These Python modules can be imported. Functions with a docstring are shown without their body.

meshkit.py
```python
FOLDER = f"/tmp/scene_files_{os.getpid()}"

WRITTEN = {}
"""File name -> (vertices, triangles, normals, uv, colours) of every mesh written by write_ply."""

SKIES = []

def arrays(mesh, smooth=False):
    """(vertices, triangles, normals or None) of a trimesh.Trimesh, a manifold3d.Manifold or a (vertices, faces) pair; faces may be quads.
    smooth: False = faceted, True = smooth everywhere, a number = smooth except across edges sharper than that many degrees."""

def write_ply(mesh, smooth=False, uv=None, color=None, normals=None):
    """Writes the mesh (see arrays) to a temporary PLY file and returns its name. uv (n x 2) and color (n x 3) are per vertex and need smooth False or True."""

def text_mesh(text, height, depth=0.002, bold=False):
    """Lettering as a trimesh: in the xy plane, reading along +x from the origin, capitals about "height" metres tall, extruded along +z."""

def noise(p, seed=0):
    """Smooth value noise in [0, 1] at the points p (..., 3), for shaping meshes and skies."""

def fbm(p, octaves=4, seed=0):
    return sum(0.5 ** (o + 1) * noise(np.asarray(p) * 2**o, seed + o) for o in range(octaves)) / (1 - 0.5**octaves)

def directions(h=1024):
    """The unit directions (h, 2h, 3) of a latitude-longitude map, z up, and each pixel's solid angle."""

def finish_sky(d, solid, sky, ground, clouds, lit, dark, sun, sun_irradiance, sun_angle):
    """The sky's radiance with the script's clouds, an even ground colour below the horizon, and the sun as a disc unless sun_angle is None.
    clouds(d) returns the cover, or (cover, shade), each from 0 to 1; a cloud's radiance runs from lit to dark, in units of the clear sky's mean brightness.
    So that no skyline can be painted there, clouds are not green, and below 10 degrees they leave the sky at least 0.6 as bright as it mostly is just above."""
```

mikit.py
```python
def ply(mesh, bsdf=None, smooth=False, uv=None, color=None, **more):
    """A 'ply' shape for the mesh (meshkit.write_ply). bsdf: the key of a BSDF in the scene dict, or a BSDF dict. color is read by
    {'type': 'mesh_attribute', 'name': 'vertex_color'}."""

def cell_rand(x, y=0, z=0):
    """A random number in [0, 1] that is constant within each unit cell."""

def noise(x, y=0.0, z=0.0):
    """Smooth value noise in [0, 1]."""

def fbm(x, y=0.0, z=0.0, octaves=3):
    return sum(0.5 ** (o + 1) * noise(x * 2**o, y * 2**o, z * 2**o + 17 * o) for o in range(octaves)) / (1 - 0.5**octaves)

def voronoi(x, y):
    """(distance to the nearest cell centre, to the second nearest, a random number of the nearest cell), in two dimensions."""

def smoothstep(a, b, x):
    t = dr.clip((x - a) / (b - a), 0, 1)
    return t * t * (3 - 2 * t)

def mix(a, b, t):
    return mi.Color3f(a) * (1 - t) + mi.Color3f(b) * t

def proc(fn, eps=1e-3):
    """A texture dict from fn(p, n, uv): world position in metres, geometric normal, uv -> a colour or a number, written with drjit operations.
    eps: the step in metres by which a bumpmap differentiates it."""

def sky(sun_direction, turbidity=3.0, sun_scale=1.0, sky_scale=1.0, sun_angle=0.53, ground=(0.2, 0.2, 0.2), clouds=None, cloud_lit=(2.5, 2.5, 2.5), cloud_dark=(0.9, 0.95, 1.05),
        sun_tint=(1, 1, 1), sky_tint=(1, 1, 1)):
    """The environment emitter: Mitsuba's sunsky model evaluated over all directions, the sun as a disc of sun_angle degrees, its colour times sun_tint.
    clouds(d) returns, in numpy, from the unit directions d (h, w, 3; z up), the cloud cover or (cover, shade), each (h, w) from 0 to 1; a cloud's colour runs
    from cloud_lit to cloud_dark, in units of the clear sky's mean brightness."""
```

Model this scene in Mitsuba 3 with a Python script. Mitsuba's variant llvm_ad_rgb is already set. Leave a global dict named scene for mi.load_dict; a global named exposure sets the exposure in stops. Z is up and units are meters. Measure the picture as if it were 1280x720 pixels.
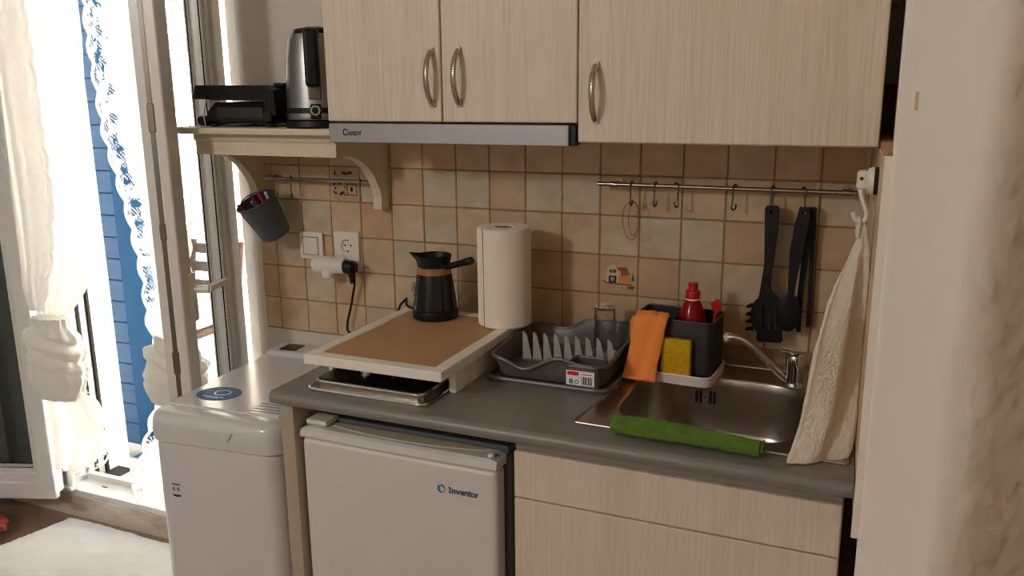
import math, random
import numpy as np, trimesh, mitsuba as mi, drjit as dr, mikit, meshkit
import shapely
from shapely.geometry import Polygon, box as sbox, Point
from shapely import affinity

random.seed(7); rng = np.random.default_rng(7)
T = mi.ScalarTransform4f
PI = math.pi
scene, labels = {'type': 'scene'}, {}

# ------------------------------------------------------------------ camera, sky, exposure
CAM = np.array([1.23178, -2.01441, 1.52854])
YAW, PITCH, ROLL = 0.408735, 0.229860, -0.009339
_f = np.array([-math.sin(YAW)*math.cos(PITCH), math.cos(YAW)*math.cos(PITCH), -math.sin(PITCH)])
_r = np.array([math.cos(YAW), math.sin(YAW), 0]); _u = np.cross(_r, _f)
_up = -math.sin(ROLL)*_r + math.cos(ROLL)*_u
scene['camera'] = {'type': 'perspective', 'fov': math.degrees(2*math.atan(640/1067.186)), 'fov_axis': 'x', 'near_clip': 0.02, 'far_clip': 100.0,
                   'to_world': T().look_at(origin=CAM.tolist(), target=(CAM+_f).tolist(), up=_up.tolist())}
SKY, SUN, LAMP = 20.0, 20.0, 116.0
exposure = 0.0
scene['sky'] = mikit.sky((0.35, -0.55, 0.76), turbidity=3.0, sun_scale=SUN, sky_scale=SKY, ground=(.35, .35, .33), sky_tint=(1.35, 1.06, .78))
LAMP_AT = (-0.55, -3.0, 2.22)

# ------------------------------------------------------------------ materials
def C(r, g, b):
    """sRGB 0-255 -> linear"""
    f = lambda c: (c/255/12.92) if c/255 < .04045 else ((c/255+.055)/1.055)**2.4
    return [f(r), f(g), f(b)]
def rgb(c): return {'type': 'rgb', 'value': [float(x) for x in c]}
def pr(name, col, rough=.5, metal=0., spec=.5, two=True, **k):
    d = {'type': 'principled', 'base_color': rgb(col) if not isinstance(col, dict) else col, 'roughness': rough, 'metallic': metal, 'specular': spec, **k}
    scene[name] = {'type': 'twosided', 'bsdf': d} if two else d
def bump(name, inner, fn, scale, eps=1e-3):
    scene[name] = {'type': 'twosided', 'bsdf': {'type': 'bumpmap', 'arbitrary': mikit.proc(fn, eps), 'scale': scale, 'bsdf': inner}}
fbm, noise, cell, mix, ss = mikit.fbm, mikit.noise, mikit.cell_rand, mikit.mix, mikit.smoothstep

def f_tile(p, n, uv):
    cx, cy, cz = dr.floor(p.x*10), dr.floor((p.y-.03)*10), dr.floor((p.z+.08)*10)
    h = cell(cx, cy, cz); h2 = cell(cx+37, cy, cz+11)
    base = mix(C(202, 176, 144), C(194, 160, 124), ss(.2, .9, h))
    base = mix(base, C(196, 180, 154), ss(.6, .9, h2))
    m = fbm(p.x*22+h*50, p.y*22, p.z*22+h*31, 4)
    base = base*(.84 + .32*m)
    return mix(base, C(184, 140, 102), .35*ss(.5, .75, fbm(p.x*9+h*9, p.y*9, p.z*9+5, 3)))
scene['tile'] = {'type': 'twosided', 'bsdf': {'type': 'principled', 'base_color': mikit.proc(f_tile), 'roughness': .38, 'specular': .4}}
pr('grout', C(150, 118, 86), .9)
def f_plaster(p, n, uv):
    return mix(C(224, 218, 208), C(212, 204, 194), fbm(p.x*3, p.y*3, p.z*2.2, 3))
scene['plaster'] = {'type': 'twosided', 'bsdf': {'type': 'principled', 'base_color': mikit.proc(f_plaster), 'roughness': .85, 'specular': .2}}
def f_rough(p, n, uv):
    return fbm(p.x*38, p.y*38, p.z*16, 4)
def f_wall_shaded(p, n, uv):
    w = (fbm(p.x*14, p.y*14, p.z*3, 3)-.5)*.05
    return mix(C(236, 228, 216), C(176, 157, 136), ss(1.315, 1.385, p.x+w))  # colour darkens past the corner: shade of the turned face painted in
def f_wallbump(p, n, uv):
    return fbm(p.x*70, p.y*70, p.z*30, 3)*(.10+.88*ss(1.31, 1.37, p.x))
bump('wall_paint_shaded', {'type': 'principled', 'base_color': mikit.proc(f_wall_shaded), 'roughness': .85, 'specular': .2}, f_wallbump, .011)
def f_cream(p, n, uv):
    g = noise(p.x*420, p.y*420, p.z*7)*.6 + noise(p.x*900+9, p.y*900, p.z*13)*.4
    b = fbm(p.x*30, p.y*30, p.z*1.2, 3)
    return mix(C(222, 208, 190), C(208, 191, 170), ss(.3, .9, g*.75+b*.35))
scene['cream_wood'] = {'type': 'twosided', 'bsdf': {'type': 'principled', 'base_color': mikit.proc(f_cream), 'roughness': .5, 'specular': .35}}
def f_top(p, n, uv):
    return mix(C(128, 124, 119), C(116, 112, 107), fbm(p.x*160, p.y*160, p.z*160, 2))
scene['worktop_laminate'] = {'type': 'twosided', 'bsdf': {'type': 'principled', 'base_color': mikit.proc(f_top), 'roughness': .38, 'specular': .5}}
def f_leather(p, n, uv):
    return mix(C(186, 146, 104), C(172, 132, 92), fbm(p.x*12, p.y*12, p.z*12, 3))
scene['brown_board'] = {'type': 'twosided', 'bsdf': {'type': 'principled', 'base_color': mikit.proc(f_leather), 'roughness': .55, 'specular': .35}}
def f_cloth(p, n, uv):
    return fbm(p.x*260, p.y*260, p.z*260, 2)
for nm, c, sc in (('white_terry', C(236, 224, 204), .006), ('green_terry', C(104, 134, 58), .012), ('orange_cloth', C(255, 152, 78), .0012), ('rug_pile', C(240, 238, 233), .008)):
    bump(nm, {'type': 'principled', 'base_color': rgb(c), 'roughness': .95, 'specular': .1, 'sheen': .3}, f_cloth, sc, 5e-4)
def f_sponge(p, n, uv):
    return mix(C(208, 164, 36), C(184, 138, 24), ss(.45, .8, fbm(p.x*300, p.y*300, p.z*300, 2)))
scene['sponge_foam'] = {'type': 'twosided', 'bsdf': {'type': 'principled', 'base_color': mikit.proc(f_sponge), 'roughness': .95, 'specular': .1}}
def f_floor(p, n, uv):
    return mix(C(160, 132, 112), C(126, 102, 86), fbm(p.x*6+cell(dr.floor(p.x*3), dr.floor(p.y*3))*20, p.y*6, 0, 4))
scene['floor_tile'] = {'type': 'twosided', 'bsdf': {'type': 'principled', 'base_color': mikit.proc(f_floor), 'roughness': .4}}
def f_marble(p, n, uv):
    w = fbm(p.x*5, p.y*5, p.z*14, 4)
    return mix(C(222, 212, 198), C(184, 168, 148), ss(.4, .7, w))
scene['marble'] = {'type': 'twosided', 'bsdf': {'type': 'principled', 'base_color': mikit.proc(f_marble), 'roughness': .35}}
def f_blue(p, n, uv):
    return mix(C(86, 124, 166), C(70, 108, 152), fbm(p.x*4, p.y*4, p.z*30, 3))
scene['blue_paint'] = {'type': 'twosided', 'bsdf': {'type': 'principled', 'base_color': mikit.proc(f_blue), 'roughness': .45}}
def f_wood(p, n, uv):
    return mix(C(96, 62, 44), C(66, 42, 30), fbm(p.x*40, p.y*40, p.z*6, 3))
scene['brown_wood'] = {'type': 'twosided', 'bsdf': {'type': 'principled', 'base_color': mikit.proc(f_wood), 'roughness': .5}}

pr('white_gloss', C(208, 206, 206), .18, clearcoat=.5, clearcoat_gloss=.95)
pr('white_plastic', C(232, 224, 212), .35)
pr('white_pvc', C(222, 219, 214), .3)
pr('fridge_white', C(212, 208, 202), .42)
pr('cream_plastic', C(206, 190, 156), .4)
pr('ivory_paint', C(214, 202, 176), .45)
pr('white_paint', C(232, 226, 214), .5)
pr('dark_plastic', C(38, 36, 35), .45)
pr('rack_grey', C(86, 81, 76), .38)
pr('fin_grey', C(176, 170, 160), .5)
pr('black_plastic', C(17, 16, 16), .42, spec=.3)
pr('black_gloss', C(14, 14, 14), .12)
pr('black_rubber', C(18, 18, 18), .7)
pr('bucket_grey', C(62, 66, 70), .45)
pr('copper_band', C(150, 100, 72), .4)
pr('steel', C(178, 167, 154), .30, 1.)
pr('brushed_steel', C(158, 155, 152), .36, 1.)
pr('satin_grey', C(160, 156, 156), .4, .6)
pr('chrome', C(220, 220, 220), .07, 1.)
pr('nickel', C(196, 186, 170), .28, 1.)
pr('dark_steel', C(120, 112, 100), .4, 1.)
pr('vivid_blue', C(24, 92, 142), .4)
pr('dim_glass_tone', C(74, 82, 76), .8)  # dim room reflection of the left leaf glass, put into wall colour
pr('panel_shade_grey', C(172, 158, 142), .5)  # end panel tone greyed to carry the shade below the worktop
pr('gap_grey', C(92, 92, 90), .6)
pr('sticker_white', C(236, 230, 222), .5)
pr('sticker_blue', C(14, 66, 122), .5, spec=.3)
pr('sky_blue', C(150, 196, 226), .4)
pr('logo_blue', C(40, 62, 92), .5)
pr('logo_teal', C(44, 120, 150), .5)
pr('logo_red', C(200, 32, 40), .5)
pr('print_black', C(26, 24, 26), .5)
pr('print_grey', C(120, 116, 110), .5)
pr('red_plastic', C(186, 20, 34), .3)
pr('pink_plastic', C(196, 60, 80), .4)
pr('teal_plastic', C(80, 140, 140), .4)
pr('pale_cloth', C(214, 214, 208), .8)
pr('red_bag', C(112, 34, 34), .6)
pr('house_cream', C(212, 190, 140), .6)
pr('house_red', C(150, 70, 50), .6)
pr('house_green', C(74, 82, 40), .6)
pr('house_orange', C(206, 140, 80), .6)
pr('house_grey', C(150, 150, 142), .6)
pr('string_tan', C(140, 100, 62), .8)
pr('left_wall_paint', C(126, 136, 130), .8)
pr('ceiling_paint', C(226, 218, 204), .9)
pr('outer_white', C(242, 240, 236), .8)
pr('paving', C(190, 186, 178), .8)
pr('tape_yellow', C(196, 176, 128), .5)
pr('paper', C(244, 232, 214), .9, spec=.1)
pr('curtain_opaque', C(240, 238, 230), .9, spec=.1)
scene['sheer'] = {'type': 'principledthin', 'base_color': rgb((.86, .86, .86)), 'roughness': .9, 'diff_trans': 1.05, 'spec_trans': 0.0}
scene['glass_pane'] = {'type': 'thindielectric', 'int_ior': 1.5}
scene['clear_glass'] = {'type': 'dielectric', 'int_ior': 1.45}
scene['bottle_clear'] = {'type': 'thindielectric', 'int_ior': 1.5}
pr('soap_red', C(176, 12, 30), .15, two=False, spec_trans=.35, eta=1.34)
del scene['soap_red']['specular']

for k in [k for k in scene if k not in ('type', 'camera', 'sky')]: scene['material_'+k] = scene.pop(k)
# ------------------------------------------------------------------ helpers
def add(key, mesh, mat, smooth=False, **k):
    scene[key] = mikit.ply(mesh, 'material_'+mat, smooth, **k)
    return key
def lab(key, label, cat=None, group=None, kind=None):
    d = {'label': label}
    if cat: d['category'] = cat
    if group: d['group'] = group
    if kind: d['kind'] = kind
    labels[key] = d
    return key
def struct(key, label=None):
    labels[key] = {'kind': 'structure', **({'label': label} if label else {})}
_n = {}
def num(base):
    """base, base_001, base_002 ..."""
    k = _n.get(base, 0); _n[base] = k+1
    return base if k == 0 else f'{base}_{k:03d}'
def cat(*m):
    out = []
    for x in m: out += list(x) if isinstance(x, (list, tuple)) else [x]
    return trimesh.util.concatenate(out)
def bx(x0, x1, y0, y1, z0, z1, c=0.0015):
    """chamfered box"""
    lo, hi = np.array([x0, y0, z0], float), np.array([x1, y1, z1], float)
    c = min(c, *(.45*(hi-lo)))
    pts = []
    for s in np.ndindex(2, 2, 2):
        p = np.where(np.array(s) == 1, hi, lo); d = np.where(np.array(s) == 1, -1, 1)*c
        for a in range(3):
            q = p + d; q[a] = p[a]; pts.append(q)
    return trimesh.PointCloud(np.array(pts)).convex_hull
_oct = None
def rb(x0, x1, y0, y1, z0, z1, r=.01, n=4):
    """rounded box (hull of sphere octants)"""
    lo, hi = np.array([x0, y0, z0], float), np.array([x1, y1, z1], float)
    r = min(r, *(.499*(hi-lo)))
    a = np.linspace(0, PI/2, n+1)
    o = np.array([[math.cos(t)*math.cos(p), math.cos(t)*math.sin(p), math.sin(t)] for t in a for p in a])
    pts = []
    for s in np.ndindex(2, 2, 2):
        sg = np.where(np.array(s) == 1, 1, -1)
        pts.append(np.where(sg == 1, hi-r, lo+r) + o*sg*r)
    return trimesh.PointCloud(np.vstack(pts)).convex_hull
def vrb(x0, x1, y0, y1, z0, z1, r=.02):
    """box with rounded vertical edges only"""
    return up(sbox(x0+r, y0+r, x1-r, y1-r).buffer(r, quad_segs=6), z0, z1)
def up(poly, z0, z1):
    m = [trimesh.creation.extrude_polygon(g, z1-z0, engine='earcut') for g in getattr(poly, 'geoms', [poly])]
    m = cat(m); m.apply_translation([0, 0, z0]); return m
def wall_prism(poly_xz, y0, y1):
    """polygon given in (x, z), extruded from y0 (front) to y1"""
    m = up(poly_xz, 0, y1-y0)
    M = np.array([[1, 0, 0, 0], [0, 0, -1, y1], [0, 1, 0, 0], [0, 0, 0, 1.]])
    m.apply_transform(M); return m
def x_prism(poly_yz, x0, x1):
    m = up(poly_yz, x0, x1)
    M = np.array([[0, 0, 1, 0], [1, 0, 0, 0], [0, 1, 0, 0], [0, 0, 0, 1.]])
    m.apply_transform(M); return m
def loft(rings, closed=True, cap=True):
    """rings: list of (N,3)"""
    R = np.array(rings); k, n = R.shape[:2]
    v = R.reshape(-1, 3); f = []
    m = n if closed else n-1
    for i in range(k-1):
        for j in range(m):
            a, b = i*n+j, i*n+(j+1) % n
            f += [[a, b, b+n], [a, b+n, a+n]]
    if cap and closed:
        c0, c1 = len(v), len(v)+1
        v = np.vstack([v, R[0].mean(0), R[-1].mean(0)])
        for j in range(n):
            f += [[c0, (j+1) % n, j], [c1, (k-1)*n+j, (k-1)*n+(j+1) % n]]
    m_ = trimesh.Trimesh(v, np.array(f), process=False)
    if cap and closed and m_.volume < 0: m_.invert()
    return m_
def lathe(profile, n=48, at=(0, 0, 0)):
    a = np.linspace(0, 2*PI, n, endpoint=False)
    rings = [np.stack([r*np.cos(a), r*np.sin(a), np.full(n, z)], 1)+np.array(at) for r, z in profile]
    if tuple(profile[0]) == tuple(profile[-1]):
        m = loft(rings, cap=False)
        if m.volume < 0: m.invert()
        return m
    return loft(rings)
def spline(pts, n=8):
    P = np.array(pts, float); P = np.vstack([2*P[0]-P[1], P, 2*P[-1]-P[-2]]); out = []
    for i in range(1, len(P)-2):
        for t in np.arange(n)/n:
            a, b, c, d = P[i-1:i+3]
            out.append(.5*(2*b+(c-a)*t+(2*a-5*b+4*c-d)*t*t+(3*b-a-3*c+d)*t**3))
    out.append(P[-2]); return np.array(out)
def tube(pts, r, sides=10, closed=False, flat=1.0):
    P = np.array(pts, float); n = len(P)
    if closed: t = np.roll(P, -1, 0)-np.roll(P, 1, 0)
    else: t = np.gradient(P, axis=0)
    t /= np.linalg.norm(t, axis=1, keepdims=True)+1e-12
    ref = np.array([0, 0, 1.]) if abs(t[0][2]) < .9 else np.array([1., 0, 0])
    u = np.cross(t[0], ref); u /= np.linalg.norm(u); rings = []
    rr = np.broadcast_to(np.asarray(r, float), (n,))
    a = np.arange(sides)*2*PI/sides
    for i in range(n):
        u = u-t[i]*(u@t[i]); u /= np.linalg.norm(u); w = np.cross(t[i], u)
        rings.append(P[i]+rr[i]*(np.cos(a)[:, None]*u+flat*np.sin(a)[:, None]*w))
    if closed:
        return loft(rings+[rings[0]], cap=False)
    return loft(rings)
def rod(a, b, r, sides=14): return tube([a, b], r, sides)
def mv(m, t=(0, 0, 0), rz=0.0, about=(0, 0, 0)):
    m = m.copy()
    if rz:
        m.apply_transform(trimesh.transformations.rotation_matrix(rz, [0, 0, 1], about))
    m.apply_translation(t); return m
def frame_mat(origin, xdir, ydir):
    """local x -> xdir, local y -> ydir, local z -> cross"""
    x = np.array(xdir, float); x /= np.linalg.norm(x); y = np.array(ydir, float); y = y-x*(x@y); y /= np.linalg.norm(y)
    M = np.eye(4); M[:3, 0], M[:3, 1], M[:3, 2], M[:3, 3] = x, y, np.cross(x, y), origin
    return M
def place(m, M):
    m = m.copy(); m.apply_transform(M); return m
def text(s, h, origin, xdir, ydir, depth=.0006, bold=False):
    return place(meshkit.text_mesh(s, h, depth, bold), frame_mat(origin, xdir, ydir))
def disp(m, amp, freq, seed=0, oct_=3):
    m = m.copy(); n = m.vertex_normals; v = m.vertices
    d = (meshkit.fbm(v*freq+31.7, oct_, seed)-.5)*2*amp
    m.vertices = v+n*d[:, None]; return m
def ring_poly(x0, x1, y0, y1, r, q=8): return sbox(x0+r, y0+r, x1-r, y1-r).buffer(r, quad_segs=q)

# ------------------------------------------------------------------ structure
CT = .887                      # worktop level
# floor: slab + tiles in the seen corner
add('floor', bx(-1.75, 2.62, -4.25, .02, -.06, -.012, 0), 'grout'); struct('floor')
for i in range(7):
    for j in range(5):
        x0, y0 = -1.748+i*.334, -.332-j*.334
        add(num('floor__tile'), bx(x0, x0+.33, y0, y0+.33, -.012, 0, .002), 'floor_tile')
add('floor__slab', cat(bx(.59, 2.62, -4.25, 0, -.012, 0, 0), bx(-1.75, .588, -4.25, -1.67, -.012, 0, 0)), 'floor_tile')
add('ceiling', bx(-1.95, 2.8, -4.45, .32, 2.56, 2.86, 0), 'ceiling_paint'); struct('ceiling')
# back wall: left of door, above door, right of door with a rounded plaster corner
aR = np.linspace(0, PI/2, 10)
corner = [(-.462-.075*math.sin(a), .008+.075*(1-math.cos(a))) for a in aR]
polyR = Polygon([(2.6, .008)]+corner+[(-.537, .32), (2.6, .32)])
add('wall_back', cat(up(polyR, -.06, 2.56), bx(-1.47, -.537, .03, .32, 2.17, 2.56, 0)), 'plaster', 35); struct('wall_back')
add('wall_back__dim_glass_section', bx(-1.95, -1.476, .008, .03, -.06, 2.56, 0), 'dim_glass_tone')  # wall coloured dark to imitate the dim reflection in the leaf glass
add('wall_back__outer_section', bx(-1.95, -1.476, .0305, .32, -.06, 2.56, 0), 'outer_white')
labels['wall_back__dim_glass_section'] = {'label': 'stretch of wall behind the left door leaf, coloured dark for the dim glass reflection'}
# grout bed and tiles
add('wall_back__grout', bx(-.458, 1.245, .0025, .0085, .824, 1.53, 0), 'grout')
colx = [-.46, -.401, -.302, -.2, -.1, .001, .101, .201, .298, .399, .499, .599, .699, .802, .904, 1.009, 1.11, 1.212]
rowz = [.826, .922, 1.021, 1.121, 1.221, 1.32, 1.42, 1.52]
special = {}
for r in range(7):
    for c in range(17):
        if r == 0 and c > 5: continue
        g = .0016
        jx, jz = rng.uniform(-.0006, .0006, 2)
        key = num('wall_back__tile')
        y = rng.uniform(-.0008, .0006)
        b = bx(colx[c]+g+jx, colx[c+1]-g+jx, y, .008, rowz[r]+g+jz, rowz[r+1]-g+jz, .0016)
        if rng.random() < .5:
            b.apply_transform(trimesh.transformations.rotation_matrix(rng.uniform(-.006, .006), [0, 1, 0], b.centroid))
        add(key, b, 'tile')
        special[(r, c)] = key
# printed motif on two tiles: little houses
def motif(key, cx, cz, s, kind):
    def P(pts): return Polygon([(cx+s*a, cz+s*b) for a, b in pts])
    def put(name, polys, mat, lift):
        add(key+'__'+num(key+name).replace(key, ''), cat([wall_prism(p, -.0012-lift, -.0004) for p in polys]), mat)
    if kind == 0:
        put('house_wall', [P([(-.32, -.2), (-.32, .1), (-.27, .2), (-.18, .28), (-.08, .22), (0, .12), (0, -.2)])], 'house_cream', .0001)
        put('roof', [P([(0, .12), (-.05, .2), (.2, .22), (.3, .02), (.06, .0), (.06, .1)])], 'house_red', .0002)
        put('annex', [P([(0, -.2), (0, 0), (.3, 0), (.32, -.2)])], 'house_orange', .0001)
        put('shutter', [P([(-.25, .06), (-.25, .14), (-.17, .15), (-.17, .06)]), P([(-.15, .06), (-.15, .15), (-.07, .14), (-.07, .06)]),
                        P([(.33, -.12), (.37, .1), (.41, -.12)]), P([(.26, -.34), (.4, -.33), (.42, -.26), (.22, -.28)])], 'house_green', .0003)
        put('doorway', [P([(-.26, -.2), (-.26, -.02), (-.06, -.02), (-.06, -.2)])], 'print_black', .0003)
        put('pane', [P([(-.21, -.16), (-.21, -.05), (-.12, -.05), (-.12, -.16)])], 'house_grey', .0004)
        put('ground_line', [P([(-.42, -.18), (-.42, -.15), (-.3, -.2), (.36, -.22), (.36, -.25), (-.3, -.24)])], 'house_red', .0003)
    else:
        put('sky_mark', [P([(-.1, .3), (.0, .36), (.1, .32), (.22, .38), (.3, .32), (.1, .26)]), P([(-.34, .26), (-.3, .42), (-.26, .26)])], 'print_black', .0002)
        put('horizon', [P([(-.42, .1), (-.42, .115), (.42, .115), (.42, .1)]), P([(-.44, -.4), (-.44, -.385), (.44, -.385), (.44, -.4)]), P([(-.42, .22), (-.2, .25), (-.05, .22), (-.2, .2)]), P([(.12, .2), (.3, .24), (.42, .2), (.3, .18)])], 'house_grey', .0001)
        put('dark_mark', [P([(-.4, -.02), (-.34, .06), (-.28, .0), (-.33, -.04)]), P([(-.22, .0), (-.16, .07), (-.1, .01), (-.17, -.03)]), P([(-.4, -.22), (-.33, -.2), (-.34, -.27)]), P([(-.05, -.3), (.02, -.27), (.04, -.34)]), P([(.0, .02), (.04, .08), (.07, .02)])], 'logo_blue', .0002)
        put('wave', [P([(-.4, .12), (-.3, .2), (-.1, .17), (.1, .22), (.36, .16), (.36, .12)])], 'house_grey', .0002)
        put('boat', [P([(-.36, -.1), (-.3, -.16), (-.26, -.08)]), P([(-.2, -.3), (-.08, -.2), (.02, -.22), (-.12, -.33)]), P([(-.02, -.1), (.04, -.04), (.02, -.14)]), P([(-.34, -.3), (-.3, -.22), (-.24, -.3)])], 'print_black', .0003)
        put('frame_print', [P([(.08, -.32), (.08, .02), (.42, .02), (.42, -.32)]).difference(P([(.11, -.29), (.11, -.01), (.39, -.01), (.39, -.29)]))], 'house_red', .0002)
        put('doorway', [P([(.2, -.2), (.2, -.08), (.28, -.08), (.28, -.2)])], 'print_black', .0003)
motif(special[(2, 11)], .650, 1.072, .098, 0)
motif(special[(4, 3)], -.150, 1.271, .098, 1)
# right wall: tiled stretch, trim, then rough plaster splaying away
TH = math.atan2(.0245, .62); A0 = (1.21, 0, 0)
Rz = trimesh.transformations.rotation_matrix(TH, [0, 0, 1], A0)
def sidew(x0, x1, u0, u1, z0, z1, c=.0015): return place(bx(1.21+x0, 1.21+x1, -u1, -u0, z0, z1, c), Rz)
plan = [(1.246, .0), (1.246, -.2), (1.246, -.4), (1.247, -.55), (1.244, -.600), (1.245, -.616), (1.249, -.632), (1.256, -.652)]
plan += [(1.256+.0042*i, -.652-.0128*i) for i in range(1, 17)]
plan += [(1.3275, -.87), (1.3315, -.885), (1.3375, -.898), (1.347, -.908)] + [(1.347+.005*i, -.9115-.0011*i) for i in range(1, 60)] + [(1.75, -.98)]
pl = np.array(plan); zs = np.linspace(-.05, 2.56, 340)
seg = np.gradient(pl, axis=0); nrm = np.stack([seg[:, 1], -seg[:, 0]], 1); nrm /= np.linalg.norm(nrm, axis=1, keepdims=True)
amp = np.interp(np.arange(len(pl)), [0, 3, 7, 16, 22, 30, len(pl)-1], [0, 0, .0006, .0012, .003, .008, .008])
rings = []
for z in zs:
    q = np.column_stack([pl, np.full(len(pl), z)])
    d = (meshkit.fbm(q*np.array([48, 48, 17.])+5, 4, 3)-.5)*2
    d2 = (meshkit.fbm(q*np.array([6, 6, 2.5])+15, 2, 5)-.5)*2
    q[:, :2] += nrm*(amp*(d*.9+d2*.8))[:, None]
    rings.append(np.vstack([q, [[1.75, 0, z]]]))
add('wall_right', loft(rings), 'wall_paint_shaded', 60); struct('wall_right')
add('wall_right__grout', sidew(.0025, .032, 0, .612, .80, 1.43), 'grout')
for r in range(7):
    for c in range(7):
        z0, z1 = rowz[r]+.0016, min(rowz[r+1], 1.425)-.0016
        u0, u1 = c*.1+.0016, min(c*.1+.1, .612)-.0016
        if z1-z0 < .01 or u1-u0 < .01: continue
        add(num('wall_right__tile'), sidew(0, .006, u0, u1, z0, z1), 'tile')
add('wall_right__edge_trim', sidew(-.001, .03, .613, .621, .80, 1.425, .001), 'white_plastic')
labels['wall_right__edge_trim'] = {'label': 'white corner strip at the end of the side tiles'}
add('wall_right__tape_mark', place(bx(-.0035, .0035, -.0022, .0022, 0, .025, .0004), frame_mat((1.2686, -.6904, 1.494), (.312, -.95, 0), (.95, .312, 0))), 'tape_yellow')
labels['wall_right__tape_mark'] = {'label': 'small strip of yellowed tape on the white wall'}
add('wall_far', bx(2.6, 2.8, -4.45, .32, -.06, 2.56, 0), 'plaster'); struct('wall_far')
add('wall_left', bx(-1.95, -1.75, -4.45, .32, -.06, 2.56, 0), 'left_wall_paint'); struct('wall_left')
add('wall_rear', bx(-1.95, 2.8, -4.5, -4.25, -.06, 2.56, 0), 'plaster'); struct('wall_rear')

# ------------------------------------------------------------------ french door: door_1
struct('door_1', 'white double balcony door, both leaves open into the room')
JL, JR = -1.435, -.575       # clear opening between the jambs
fr = cat(bx(-1.475, JL, .012, .085, .09, 2.17), bx(JR, -.536, .058, .13, .09, 2.17), bx(-1.475, -.535, .02, .085, 2.13, 2.17))
add('door_1__frame', fr, 'white_pvc')
add('door_1__bottom_rail', cat(bx(-1.475, -.537, .0, .085, .085, .105), bx(-1.475, -.537, .085, .11, .085, .128)), 'white_pvc')
add('door_1__threshold', bx(-1.748, -.40, -.004, .33, -.03, .085, .003), 'marble')
labels['door_1__threshold'] = {'label': 'pale marble threshold below the door frame'}
add('door_1__drain_cap', bx(-1.325, -1.30, .05, .058, .105, .108), 'dark_steel')
add('door_1__strike_plate', bx(-1.085, -1.04, .03, .045, .105, .109), 'dark_steel')
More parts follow.
